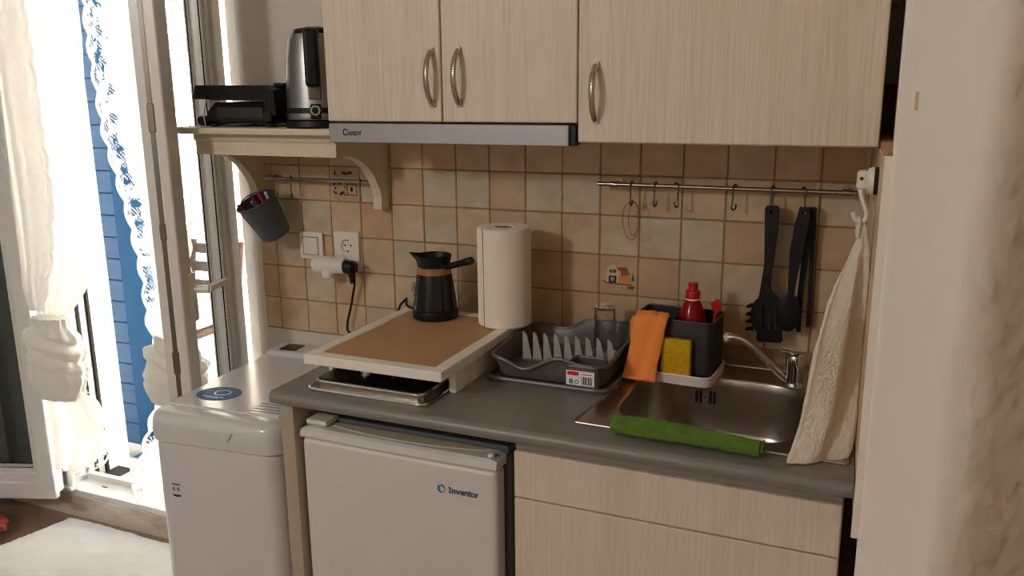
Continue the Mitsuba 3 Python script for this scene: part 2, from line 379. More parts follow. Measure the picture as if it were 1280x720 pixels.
# outer shutter guides on the left jamb
y0 = .088
for i, (w, mat, xx) in enumerate(((.028, 'white_pvc', -1.425), (.014, 'black_rubber', -1.42), (.036, 'white_pvc', -1.432), (.014, 'black_rubber', -1.424), (.045, 'white_pvc', -1.43))):
    add(num('door_1__guide_strip'), bx(-1.475, xx, y0, y0+w-.001, .09, 2.17), mat); y0 += w
add('door_1__guide_base', bx(-1.43, -1.37, .112, .225, .085, .099), 'black_rubber')
# hinge on the left jamb
add('door_1__hinge', cat(rod((-1.412, -.004, .115), (-1.412, -.004, .235), .011), bx(-1.428, -1.396, -.02, .012, .106, .118)), 'white_pvc', 35)

def leaf(key, hinge, d, width, z0, z1, handle, s=.078):
    """local: x from the hinge along the leaf, y towards the room face, z up"""
    d = np.array([d[0], d[1], 0.]); d /= np.linalg.norm(d)
    inner = np.array([-d[1], d[0], 0.]) if not handle else np.array([-d[1], d[0], 0.])
    M = np.eye(4); M[:3, 0] = d; M[:3, 1] = inner; M[:3, 2] = [0, 0, 1]; M[:3, 3] = hinge
    if np.linalg.det(M[:3, :3]) < 0: M[:3, 1] *= -1
    W, t = width, .030
    parts = [bx(0, s, -t, t, z0, z1, .003), bx(W-s, W, -t, t, z0, z1, .003), bx(s, W-s, -t, t, z0, z0+.085, .003), bx(s, W-s, -t, t, z1-.085, z1, .003)]
    fl = [bx(-.014, min(.05, s-.01), t-.016, t+.010, z0-.012, z1+.012, .003), bx(W-.05, W+.014, t-.016, t+.010, z0-.012, z1+.012, .003), bx(.0, W, t-.016, t+.010, z0-.012, z0+.05, .003)]
    bead = []
    for sy in (-1, 1):
        yy = sorted((sy*.016, sy*(t-.006)))
        bead += [bx(s-.004, s+.014, yy[0], yy[1], z0+.08, z1-.08, .002), bx(W-s-.014, W-s+.004, yy[0], yy[1], z0+.08, z1-.08, .002),
                 bx(s, W-s, yy[0], yy[1], z0+.08, z0+.1, .002), bx(s, W-s, yy[0], yy[1], z1-.1, z1-.08, .002)]
    add(key+'__leaf_frame', place(cat(parts, fl), M), 'white_pvc')
    add(key+'__glazing_bead', place(cat(bead), M), 'white_pvc')
    g = [q for y_ in (-1, 1) for q in (bx(s+.0135, s+.0165, min(y_*.0165, y_*.0195), max(y_*.0165, y_*.0195), z0+.1, z1-.1, .0004), bx(W-s-.0165, W-s-.0135, min(y_*.0165, y_*.0195), max(y_*.0165, y_*.0195), z0+.1, z1-.1, .0004), bx(s+.014, W-s-.014, min(y_*.0165, y_*.0195), max(y_*.0165, y_*.0195), z0+.098, z0+.1015, .0004))]
    add(key+'__gasket', place(cat(g), M), 'black_rubber')
    v = np.array([[s+.008, 0, z0+.09], [W-s-.008, 0, z0+.09], [W-s-.008, 0, z1-.09], [s+.008, 0, z1-.09]])
    add(key+'__pane', place(trimesh.Trimesh(v, [[0, 1, 2], [0, 2, 3]], process=False), M), 'glass_pane')
    if handle:
        add(key+'__lock_strip', place(cat(bx(W-.001, W+.0015, -.006, .006, z0+.15, z1-.15, .0005), bx(W-.001, W+.003, -.009, .009, 1.43, 1.50), bx(W-.001, W+.003, -.009, .009, .80, .86), bx(W-.001, W+.003, -.008, .008, 1.16, 1.2)), M), 'dark_steel')
        hx = W-.036
        h = cat(rb(hx-.016, hx+.016, t+.009, t+.022, .935, 1.065, .004), rod((hx, t+.02, 1.022), (hx, t+.062, 1.022), .011),
                tube(spline([(hx+.004, t+.058, 1.022), (hx-.03, t+.062, 1.022), (hx-.115, t+.06, 1.017)], 6), .0115, 10, flat=.8))
        add(key+'__handle', place(h, M), 'white_plastic', 40)
    else:
        add(key+'__hinge_flange', place(cat(bx(-.012, .006, -.02, .03, .12, .24, .003)), M), 'white_pvc')
leaf('door_1__leaf', (-.592, -.006, 0), (.37, -.93), .415, .118, 2.13, True)
leaf('door_1__leaf_001', (-1.420, -.052, 0), (-.92, -.34), .30, .118, 2.13, False, .052)
labels['door_1__leaf'] = {'label': 'right door leaf seen edge-on, with lever handle'}
labels['door_1__leaf_001'] = {'label': 'left door leaf swung back against the side'}

# ------------------------------------------------------------------ outside
add('floor_outside', bx(-9, 6, .33, 4.2, -.15, -.03, 0), 'paving'); struct('floor_outside')
add('wall_outside', bx(-9, 6, 3.6, 3.9, -.15, 4.5, 0), 'outer_white'); struct('wall_outside')
sh = 'shutter_board'
lab('shutter_board', 'blue plank shutter standing open outside the balcony door', 'shutter')
for i in range(24):
    z0 = .02+i*.092
    add(num('shutter_board__plank'), bx(-2.35, -1.66, .55, .575, z0, z0+.0895, .003), 'blue_paint')
add('shutter_board__stile', bx(-1.657, -1.50, .54, .585, .0, 2.24, .004), 'vivid_blue')
add('shutter_board__backing', bx(-2.35, -1.66, .576, .59, .0, 2.24, .002), 'blue_paint')
add('shutter_board__foot', bx(-2.2, -2.12, .45, .68, -.03, .004), 'blue_paint'); add('shutter_board__foot_001', bx(-1.62, -1.54, .45, .68, -.03, .004), 'blue_paint')
# wooden chair with white cushion
lab('outdoor_chair', 'brown wooden chair with a white cushion, seen through the right door leaf', 'chair')
cx, cy = -1.80, 1.0
add('outdoor_chair__leg', rod((cx-.15, cy-.2, -.03), (cx-.15, cy-.2, .44), .018, 8), 'brown_wood', 40)
add('outdoor_chair__leg_001', rod((cx+.15, cy-.2, -.03), (cx+.15, cy-.2, .44), .018, 8), 'brown_wood', 40)
add('outdoor_chair__leg_002', tube([(cx-.15, cy+.2, -.03), (cx-.15, cy+.2, .44), (cx-.15, cy+.27, .80)], .018, 8), 'brown_wood', 40)
add('outdoor_chair__leg_003', tube([(cx+.15, cy+.2, -.03), (cx+.15, cy+.2, .44), (cx+.15, cy+.27, .80)], .018, 8), 'brown_wood', 40)
add('outdoor_chair__seat', rb(cx-.17, cx+.17, cy-.22, cy+.22, .40, .43, .01, 2), 'brown_wood', 40)
for i in range(3):
    z = .55+i*.09
    add(num('outdoor_chair__back_slat'), rb(cx-.15, cx+.15, cy+.205+.07*(z-.44)/.36, cy+.225+.07*(z-.44)/.36, z, z+.05, .006, 2), 'brown_wood', 40)
add('outdoor_chair__cushion', rb(cx-.15, cx+.15, cy-.21, cy+.19, .432, .485, .022), 'curtain_opaque', 40)

# ------------------------------------------------------------------ lace curtains
def sheet(P, hole=None, thick=None):
    """P: (nv, nu, 3) grid -> open sheet; hole(u, v, P) True = removed quad"""
    nv, nu = P.shape[:2]
    i, j = np.meshgrid(np.arange(nv-1), np.arange(nu-1), indexing='ij')
    a = (i*nu+j); q = np.stack([a, a+1, a+nu+1, a+nu], -1).reshape(-1, 4)
    if hole is not None: q = q[~hole.reshape(-1)]
    f = np.vstack([q[:, [0, 1, 2]], q[:, [0, 2, 3]]])
    m = trimesh.Trimesh(P.reshape(-1, 3), f, process=False); m.remove_unreferenced_vertices(); return m
def lace_holes(P, dl, dr, band=.055, left=True, right=True, seed=1):
    """dl, dr: distance of each vertex from the left and right edges (nv, nu)"""
    Q = .25*(P[:-1, :-1]+P[1:, :-1]+P[:-1, 1:]+P[1:, 1:])
    D = np.full(Q.shape[:2], 9.)
    if left: D = np.minimum(D, dl[:-1, :-1])
    if right: D = np.minimum(D, dr[:-1, :-1])
    pat = meshkit.fbm(np.stack([Q[..., 0]*70, Q[..., 2]*70, 0*Q[..., 0]], -1), 2, seed)
    flower = meshkit.noise(np.stack([Q[..., 0]*28, Q[..., 2]*22, 0*Q[..., 0]+3], -1), seed+4)
    i, j = np.indices(D.shape)
    return (D > .008) & (D < band*(.8+.4*flower)) & ((pat+.8*(flower-.5) < .24) | ((pat+.8*(flower-.5) < .54) & ((i+2*j) % 3 != 0)))
def curtain_panel(key, zs, xl, xr, y, nfold, famp, nu, mat='sheer', scal=(False, True), lace=(False, True), band=.055, seed=1, gather=None):
    """zs, xl, xr, y, famp: control values top to bottom"""
    z = np.arange(zs[0], zs[-1], -.0045); t = -z
    L, R = np.interp(t, -np.array(zs), xl), np.interp(t, -np.array(zs), xr)
    Y, F = np.interp(t, -np.array(zs), y), np.interp(t, -np.array(zs), famp)
    sc = .016*np.abs(np.sin(PI*z/.085))
    if scal[0]: L = L-sc+.008
    if scal[1]: R = R+sc-.008
    u = np.linspace(0, 1, nu)
    X = L[:, None]+(R-L)[:, None]*u
    ph = 2*PI*nfold*u+.6*np.sin(5*u+seed)
    Yg = Y[:, None]+F[:, None]*(np.sin(ph)[None]+.35*np.sin(2.3*ph+1)[None])
    P = np.stack([X, Yg, np.broadcast_to(z[:, None], X.shape)], -1)
    P[..., 1] += .006*(meshkit.fbm(P*np.array([6, 6, 2.5]), 2, seed)-.5)
    dl, drr = X-L[:, None], R[:, None]-X
    h = lace_holes(P, dl, drr, band, lace[0], lace[1], seed)
    add(key, sheet(P, h), mat, True)
def knot(key, c, rx, ry, z_top, z_bot, seed, lean=0.0, neck=.62, neck2=.66):
    """gathered cloth swelling into a tied knot: pleated column with a rope of cloth wound around it"""
    zs_ = np.linspace(z_top, z_bot, 110); a = np.linspace(0, 2*PI, 120, endpoint=False); rings = []
    for z in zs_:
        t = (z_top-z)/(z_top-z_bot)
        r = np.interp(t, [0, .10, .2, .3, .42, .6, .76, .88, 1], [neck*.95, neck, .86, .98, .90, 1.0, .97, .84, neck2])
        pl_ = .055*np.sin(11*a+3.5*t*math.sin(seed)+seed)*np.interp(t, [0, .2, .3, .5, .8, 1], [1.6, .8, .2, .7, 1.0, 1.6])
        nz = .36*(meshkit.fbm(np.stack([np.cos(a)*1.3+seed, np.sin(a)*1.3, np.full(120, t*2.2)], 1), 3, int(seed))-.5)
        w1 = .30+.11*np.cos(a-.4+seed*.3); w2 = .56+.07*np.cos(a-2.2+seed)
        rr = r*(1+pl_+nz)+.13*np.exp(-((t-w1)/.06)**2)-.11*np.exp(-((t-w1+.10)/.035)**2)-.07*np.exp(-((t-w1-.10)/.03)**2)+.05*np.exp(-((t-w2)/.06)**2)-.05*np.exp(-((t-w2-.09)/.03)**2)
        rings.append(np.stack([c[0]+lean*(t-.5)+rx*rr*np.cos(a), c[1]+ry*rr*np.sin(a), np.full(120, z)], 1))
    add(key, loft(rings), 'curtain_opaque', True)
lab('lace_curtain', 'white lace curtain tied in a big knot beside the left door leaf', 'curtain')
curtain_panel('lace_curtain__drape', [2.1, 1.70, 1.20, 1.0, .90, .82, .76], [-1.40, -1.40, -1.385, -1.37, -1.355, -1.335, -1.30], [-1.055, -1.045, -1.075, -1.085, -1.12, -1.185, -1.21],
              [-.045, -.05, -.06, -.07, -.085, -.1, -.12], 7, [.016, .016, .014, .014, .013, .012, .01], 110, scal=(False, False), lace=(False, False), seed=2)
curtain_panel('lace_curtain__lace_edge', [2.1, 1.70, 1.20, 1.0, .90, .82], [-1.415, -1.41, -1.395, -1.38, -1.37, -1.34], [-1.24, -1.225, -1.20, -1.225, -1.25, -1.275],
              [-.07, -.075, -.085, -.095, -.11, -.12], 3, [.010, .010, .010, .010, .010, .008], 60, scal=(False, True), lace=(False, False), seed=5)
knot('lace_curtain__knot', (-1.232, -.135), .118, .062, .812, .535, 1., lean=.0)
curtain_panel('lace_curtain__tail', [.56, .52, .45, .38, .30, .24], [-1.315, -1.335, -1.36, -1.365, -1.37, -1.36], [-1.13, -1.085, -1.055, -1.045, -1.11, -1.21],
              [-.12, -.11, -.1, -.095, -.095, -.095], 5, [.02, .02, .02, .018, .016, .014], 80, scal=(False, False), lace=(False, True), band=.05, seed=8)
lab('lace_curtain_001', 'white lace curtain with scalloped edge hanging behind the right door leaf', 'curtain')
curtain_panel('lace_curtain_001__drape', [2.1, 1.69, 1.40, 1.14, .95, .80, .72], [-1.05, -1.045, -1.02, -.945, -.905, -.89, -.86], [-.655, -.650, -.66, -.685, -.70, -.70, -.71],
              [-.03, -.03, -.035, -.045, -.055, -.065, -.07], 5, [.008, .008, .009, .011, .012, .012, .01], 110, scal=(True, True), lace=(True, True), band=.075, seed=3)
knot('lace_curtain_001__knot', (-.785, -.065), .125, .045, .775, .545, 4., lean=-.03)
curtain_panel('lace_curtain_001__tail', [.57, .50, .40, .30, .20, .145], [-.875, -.92, -.965, -1.01, -1.05, -1.055], [-.74, -.79, -.83, -.87, -.90, -.91],
              [-.055, -.05, -.05, -.05, -.05, -.05], 4, [.012, .012, .011, .01, .01, .01], 60, scal=(True, False), lace=(True, False), band=.05, seed=6)

# ------------------------------------------------------------------ rug and bag on the floor
nx, ny = 90, 70
gx, gy = np.meshgrid(np.linspace(0, 1, nx), np.linspace(0, 1, ny))
wob = .03*(meshkit.fbm(np.stack([gx*9, gy*9, 0*gx], -1), 3, 2)-.5)
X = -1.40-.14*gy+gx*(.95+.14*gy)+wob*2; Y = -.035-gy*.75+wob
edge = np.minimum(np.minimum(gx, 1-gx), np.minimum(gy, 1-gy))
Zt = .004+.016*np.clip(edge/.03, 0, 1)**.5+.012*meshkit.fbm(np.stack([X*40, Y*40, 0*X], -1), 3, 4)*np.clip(edge/.02, 0, 1)
top = sheet(np.stack([X, Y, Zt], -1)[::-1])
bot = sheet(np.stack([X, Y, 0*X+.001], -1))
add('rug', cat(top, bot), 'rug_pile', True); lab('rug', 'fluffy white rug on the floor in front of the balcony door', 'rug')
bag = trimesh.creation.icosphere(4); v = bag.vertices*np.array([.13, .09, .062])
v *= (1+.5*(meshkit.fbm(bag.vertices*3.1, 3, 9)-.5))[:, None]; v[:, 2] = np.maximum(v[:, 2], -.055)
add('plastic_bag', trimesh.Trimesh(v+np.array([-1.60, -.27, .056]), bag.faces, process=False), 'red_bag', 50); lab('plastic_bag', 'crumpled red bag on the floor under the left door leaf', 'bag')

# ------------------------------------------------------------------ washing machine (slightly turned)
WR = math.radians(5); WO = (-.336, -.612, 0)
def W(m): return mv(m, (0, 0, 0), WR, WO)
xl, xr, yf = -.336, .034, -.612
lab('washing_machine', 'white top-loading washing machine standing beside the worktop', 'washing machine')
WP = Polygon([(xl, yf), (xr, yf), (xr, -.055), (xl, -.055)])
def wring(inset, z, r=.05):
    p_ = sbox(xl+r, yf+r, xr-r, -.055-r).buffer(r-inset, quad_segs=10)
    l_ = shapely.LineString(p_.exterior.coords)
    c_ = np.array([l_.interpolate(t_, normalized=True).coords[0] for t_ in np.linspace(0, 1, 160, endpoint=False)])
    return np.column_stack([c_, np.full(len(c_), z)])
add('washing_machine__body', W(loft([wring(.03, .03), wring(.008, .032), wring(.006, .05), wring(.006, .70), wring(.010, .712)])), 'white_gloss', 40)
cap_ = [wring(.02, .716), wring(.004, .7155), wring(.0, .719), wring(-.002, .74), wring(-.001, .762), wring(.003, .776), wring(.011, .785), wring(.024, .7895), wring(.05, .7905)]
add('washing_machine__lid_cap', W(loft(cap_)), 'white_gloss', 40)
add('washing_machine__lid', W(rb(xl+.03, xr-.03, yf+.055, -.17, .784, .7945, .004, 2)), 'white_gloss', 40)
add('washing_machine__handle_grip', W(place(wall_prism(Polygon([(0, .0), (.150, .0), (.138, -.021), (.004, -.008)]), -.005, .004), trimesh.transformations.translation_matrix([xl+.10, yf-.001, .764]))), 'white_gloss')
add('washing_machine__control_panel', W(rb(xl+.03, xr-.03, -.155, -.062, .785, .806, .012)), 'white_gloss', 40)
add('washing_machine__display', W(rb(xl+.065, xl+.118, -.135, -.082, .8055, .8085, .001, 1)), 'black_gloss')
el = affinity.scale(Point(0, 0).buffer(1, quad_segs=16), .058, .047)
add('washing_machine__sticker', W(mv(up(el, 0, .0006), (xl+.110, -.468, .7944))), 'sticker_blue')
ring2 = affinity.scale(Point(0, 0).buffer(1, quad_segs=16), .022, .019); ring2 = ring2.difference(affinity.scale(ring2, .8, .8))
tx = [mv(up(ring2, 0, .0012), (xl+.116, -.462, .7944))]
tx += [W_ for W_ in (mv(bx(-.03, .03, -.0018, .0018, 0, .0012, 0), (xl+.110, -.492, .7944)), mv(bx(-.018, .018, -.0015, .0015, 0, .0012, 0), (xl+.110, -.499, .7944)))]
add('washing_machine__sticker_print', W(cat(tx)), 'sky_blue')
ins = [bx(xl+.25, xl+.34, -.545+.016*i, -.542+.016*i, .7946, .7950, 0) for i in range(4)]
add('washing_machine__printed_lines', W(cat(ins)), 'print_grey')
add('washing_machine__label', W(cat([bx(xl+.060, xl+.082, yf+.0050, yf+.0070, .606, .611, 0), bx(xl+.060, xl+.066, yf+.0050, yf+.0070, .592, .601, 0), bx(xl+.073, xl+.079, yf+.0050, yf+.0070, .592, .601, 0)])), 'print_grey')
arc = affinity.scale(Point(0, 0).buffer(1, quad_segs=12), .013, .006).intersection(sbox(-1, -1, 1, 0))
add('washing_machine__badge', W(place(wall_prism(arc, yf+.0050, yf+.0070), trimesh.transformations.translation_matrix([xl+.071, 0, .582]))), 'sticker_blue')

# ------------------------------------------------------------------ base units
lab('end_panel', 'upright beige wooden end panel carrying the worktop beside the fridge', 'panel')
add('end_panel', bx(.041, .076, -.575, -.01, 0, .857, .001), 'panel_shade_grey')
lab('fridge', 'small white fridge under the worktop', 'fridge')
FX0, FX1 = .086, .564
add('fridge__body', rb(FX0, FX1+.004, -.50, -.03, .015, .785, .008), 'gap_grey', 40)
add('fridge__worktop_edge', rb(FX0, FX1+.003, -.508, -.03, .786, .806, .004), 'gap_grey', 40)
add('fridge__door', rb(FX0-.002, FX1, -.562, -.514, .04, .771, .012), 'fridge_white', 40)
n = 24; xs = np.linspace(FX0-.003, FX1+.001, n); rings = []
for i, x in enumerate(xs):
    s = (x-FX0)/(FX1-FX0); b = .010*math.sin(PI*np.clip(s, 0, 1)); c = .006*(1 if i in (0, n-1) else 0)
    rings.append(np.array([(x, -.512, .7725), (x, -.562-b*.3, .7725), (x, -.565-b*.3, .777), (x, -.563-b*.3, .792-c), (x, -.558, .797-c), (x, -.512, .797-c)]))
add('fridge__door_cap', loft(rings), 'fridge_white', 30)
tr = Polygon([(FX0+.03, -.517), (FX1-.03, -.517)]+[(FX1-.03-(FX1-FX0-.06)*t, -.517-.032*math.sin(PI*t)**.6) for t in np.linspace(.04, .96, 16)])
add('fridge__grip_recess', up(tr, .797, .7985), 'cream_plastic')
add('fridge__hinge_cover', rb(FX0+.004, FX0+.06, -.552, -.50, .799, .812, .006), 'white_plastic', 40)
add('fridge__hinge_cap', lathe([(0, .797), (.007, .797), (.007, .803), (0, .804)], 16, (FX1-.018, -.545, 0)), 'white_plastic', 40)
yl = -.5626
add('fridge__logo_text', text('Inventor', .0125, (.4535, yl, .7065), (1, 0, 0), (0, 0, 1), .0008, True), 'logo_blue')
sw = [wall_prism(affinity.rotate(sbox(-.0085, -.003, .0085, .003).union(Point(.0085, 0).buffer(.003)), a, origin=(0, 0)).difference(Point(0, 0).buffer(.0035)), 0, .0008) for a in (0,)]
ringl = Point(0, 0).buffer(.0095).difference(Point(.002, -.001).buffer(.0058)).difference(affinity.rotate(sbox(-.0012, -.02, .0012, .02), 25, origin=(0, 0)))
add('fridge__logo_mark', place(wall_prism(ringl, 0, .0008), trimesh.transformations.translation_matrix([.437, yl-.0004, .7125])), 'logo_teal')

lab('drawer_unit', 'cream wood base unit with wide drawer fronts under the sink', 'cabinet')
DX0, DX1 = .606, 1.217
add('drawer_unit__carcass', cat(bx(DX0, DX0+.018, -.548, -.02, .0, .856), bx(DX1-.018, DX1, -.548, -.02, 0, .856), bx(DX0+.018, DX1-.018, -.548, -.52, .826, .856), bx(DX0+.018, DX1-.018, -.50, -.02, .05, .07), bx(DX0+.018, DX1-.018, -.04, -.02, .07, .856)), 'cream_wood')
for z0, z1 in ((.731, .829), (.45, .7275), (.12, .447)):
    add(num('drawer_unit__drawer_front'), bx(DX0+.001, DX1-.001, -.570, -.549, z0, z1, .0015), 'cream_wood')
add('drawer_unit__top_strip', bx(DX0+.001, DX1-.001, -.562, -.549, .8315, .856, .001), 'satin_grey')
add('drawer_unit__plinth', bx(DX0+.002, DX1-.002, -.50, -.485, 0, .115), 'dark_plastic')
# worktop with sink cut-out
SX0, SX1, SY0, SY1 = .768, 1.150, -.497, -.150
hole = ring_poly(SX0-.004, SX1+.004, SY0-.004, SY1+.004, .12, 10)
wt = Polygon([(.038, -.585), (1.2315, -.585), (1.209, -.001), (.038, -.001)]).difference(hole)
aa = np.linspace(PI/2, -PI/2, 14)
nose = Polygon([(-.584, .887), (-.590, .887)]+[(-.590-.015*math.cos(a), .872+.015*math.sin(a)) for a in aa]+[(-.584, .857)])
add('worktop', cat(up(wt, .857, CT), x_prism(nose, .038, 1.2318)), 'worktop_laminate', 30)
lab('worktop', 'grey laminate kitchen worktop with a rounded front edge', 'worktop')

# ------------------------------------------------------------------ sink and faucet
lab('sink', 'stainless steel sink set into the right end of the worktop', 'sink')
fl = Polygon([(.722, -.516), (1.212, -.522), (1.200, -.062), (.768, -.062)]).buffer(.008, quad_segs=4)
fl = fl.difference(ring_poly(SX0, SX1, SY0, SY1, .115, 12))
flm = up(fl, CT+.0006, CT+.0026)
rim = tube([(x, y, CT+.0022) for x, y in np.array(Polygon([(.722, -.516), (1.212, -.522), (1.200, -.062), (.768, -.062)]).buffer(.007, quad_segs=4).exterior.coords)[:-1]], .0028, 8, True)
add('sink__flange', cat(flm, rim), 'steel', 30)
def bowl(inset, z, r):
    p = ring_poly(SX0+inset, SX1-inset, SY0+inset, SY1-inset, max(r, .02), 12)
    c = np.array(p.exterior.coords)[:-1]
    ln = shapely.LineString(p.exterior.coords); s = np.linspace(0, ln.length, 96, endpoint=False)
    c = np.array([ln.interpolate(t).coords[0] for t in s]); return np.column_stack([c, np.full(len(c), z)])
prof = [(-.002, .0026, .117), (.002, .002, .113), (.005, -.003, .11), (.008, -.02, .108), (.012, -.08, .105), (.017, -.118, .10), (.026, -.134, .095), (.042, -.143, .082), (.07, -.147, .06), (.12, -.149, .04), (.168, -.150, .02)]
rings = [bowl(i, CT+z, r) for i, z, r in prof]
outer = [bowl(max(i-.0025, -.003), CT+z-.0025, r) for i, z, r in prof[2:]][::-1]
b_ = loft(rings, cap=False); fan = trimesh.Trimesh(np.vstack([rings[-1], rings[-1].mean(0)]), [[j, (j+1) % 96, 96] for j in range(96)], process=False)
add('sink__bowl', cat(b_, fan), 'steel', True)
add('sink__drain', lathe([(0, CT-.1485), (.034, CT-.1485), (.038, CT-.1475), (.036, CT-.1465), (.02, CT-.1470), (0, CT-.1475)], 28, (1.0, -.33, 0)), 'chrome', 40)
for i, dx in enumerate((-.020, -.011, .011, .020)):
    add(num('sink__overflow_slot'), rb(.905+dx-.0028, .905+dx+.0028, SY1-.016, SY1-.0075, CT-.060, CT-.031, .0026, 2), 'black_rubber')
add('sink__overflow_plate', lathe([(0, 0), (.0035, 0), (.0035, .002), (0, .002)], 14), 'chrome')
scene['sink__overflow_plate']['to_world'] = T().translate([.905, SY1-.0085, CT-.046]).rotate([1, 0, 0], 90)
lab('faucet', 'chrome mixer tap at the back corner of the sink', 'tap')
fx, fy = 1.093, -.147
add('faucet__body', lathe([(0, CT+.003), (.0225, CT+.003), (.0225, CT+.006), (.0205, CT+.010), (.0195, CT+.016), (.0195, CT+.044), (.0212, CT+.047), (.0212, CT+.066), (.018, CT+.073), (.010, CT+.076), (0, CT+.077)], 32, (fx, fy, 0)), 'chrome', 40)
add('faucet__lever', cat(tube(spline([(fx+.004, fy+.004, CT+.070), (fx-.012, fy-.006, CT+.080), (fx-.032, fy-.012, CT+.083)], 6), np.linspace(.009, .0045, 13), 10, flat=.6)), 'chrome', 40)
sp = spline([(fx-.012, fy-.004, CT+.013), (fx-.03, fy-.005, CT+.026), (fx-.060, fy-.006, CT+.054), (fx-.092, fy-.007, CT+.083), (fx-.112, fy-.008, CT+.096), (fx-.130, fy-.008, CT+.1005), (fx-.142, fy-.008, CT+.100)], 8)
add('faucet__spout', tube(sp, .0078, 14), 'chrome', 50)
add('faucet__aerator', tube([(fx-.138, fy-.008, CT+.1005), (fx-.154, fy-.008, CT+.0985)], .0102, 16), 'chrome', 40)
add('faucet__tag', tube([(fx-.144, fy-.008, CT+.0995), (fx-.152, fy-.008, CT+.0985)], .0107, 16), 'sticker_white', 40)

# ------------------------------------------------------------------ hob and its cover
lab('hob', 'two-burner hob with black glass on a stainless steel tray, partly under the cover', 'hob')
add('hob__tray', cat(vrb(.110, .405, -.566, -.06, CT+.0005, CT+.006, .018), vrb(.122, .393, -.553, -.075, CT+.006, CT+.020, .016)), 'steel', 30)
add('hob__tray_lip', cat(tube([(x, y, CT+.006) for x, y in np.array(ring_poly(.110, .405, -.566, -.06, .018, 5).exterior.coords)[:-1]], .0035, 8, True),
                         tube([(x, y, CT+.0205) for x, y in np.array(ring_poly(.124, .391, -.551, -.077, .016, 5).exterior.coords)[:-1]], .004, 8, True)), 'chrome', 40)
add('hob__glass', vrb(.128, .387, -.546, -.082, CT+.020, CT+.0245, .012), 'black_gloss', 30)
for x, y in ((.215, -.485), (.285, -.478)):
    add(num('hob__knob'), lathe([(0, CT+.0245), (.013, CT+.0245), (.0125, CT+.034), (.011, CT+.036), (0, CT+.036)], 20, (x, y, 0)), 'chrome' if x < .25 else 'black_plastic', 40)
for x, y in ((.257, -.39), (.257, -.19)):
    add(num('hob__burner'), lathe([(0, CT+.0245), (.035, CT+.0245), (.035, CT+.032), (.03, CT+.035), (0, CT+.035)], 28, (x, y, 0)), 'black_plastic', 40)
    g = [rod((x-.09, y, CT+.047), (x+.09, y, CT+.047), .0035, 8), rod((x, y-.075, CT+.047), (x, y+.075, CT+.047), .0035, 8)]
    g += [rod((x+a, y+b, CT+.0245), (x+a, y+b, CT+.048), .0035, 8) for a, b in ((-.088, 0), (.088, 0), (0, -.073), (0, .073))]
    add(num('hob__pan_support'), cat(g), 'black_plastic', 40)
lab('hob_cover', 'white framed wooden board with brown top covering the hob', 'board')
CZ, cx0, cx1, cy0, cy1 = .963, .094, .437, -.549, -.09
w_ = .031
add('hob_cover__rail', bx(cx0, cx1, cy0, cy0+w_, CZ-.022, CZ, .002), 'white_paint')
add('hob_cover__rail_001', bx(cx0, cx1, cy1-w_, cy1, CZ-.022, CZ, .002), 'white_paint')
add('hob_cover__rail_002', bx(cx0, cx0+w_, cy0+w_, cy1-w_, CZ-.022, CZ, .002), 'white_paint')
add('hob_cover__rail_003', bx(cx1-w_, cx1, cy0+w_, cy1-w_, CZ-.022, CZ, .002), 'white_paint')
add('hob_cover__panel', bx(cx0+w_+.0005, cx1-w_-.0005, cy0+w_+.0005, cy1-w_-.0005, CZ-.014, CZ-.0012, .0004), 'brown_board')
add('hob_cover__side', bx(.409, .426, -.463, -.115, CT+.0005, CZ-.022, .001), 'white_paint')
add('hob_cover__side_001', bx(.098, .1085, -.463, -.115, CT+.0005, CZ-.022, .001), 'white_paint')
labels['hob_cover__panel'] = {'label': 'smooth brown panel set in the white frame'}

# paper towel
lab('paper_towel_roll', 'white paper towel roll standing on the hob cover', 'paper towel')
px_, py_, R_ = .405, -.152, .0645
a = np.linspace(0, 2*PI, 72, endpoint=False)+2.0
z0, z1 = CZ+.001, CZ+.242
rr = R_+.0018*(np.arange(72)/72)
ringo = lambda z, r: np.stack([px_+r*np.cos(a), py_+r*np.sin(a), np.full(72, z)], 1)
add('paper_towel_roll__sheet', loft([ringo(z1-.004, .022), ringo(z1, .024), ringo(z1, rr-.004), ringo(z1-.003, rr), ringo(z0+.003, rr), ringo(z0, rr-.003), ringo(z0, .022)], cap=False), 'paper', 30)
tl = np.array([px_+(R_+.0006)*math.cos(-2.02), py_+(R_+.0006)*math.sin(-2.02)])
add('paper_towel_roll__loose_edge', tube([(tl[0], tl[1], z0+.001), (tl[0]+.0005, tl[1], .5*(z0+z1)), (tl[0]-.001, tl[1], z1-.001)], .0011, 6), 'string_tan')
add('paper_towel_roll__core', loft([ringo(z1-.003, .0215), ringo(z1-.003, .0200), ringo(z0+.002, .0200), ringo(z0+.002, .0215)], cap=False), 'string_tan', 30)

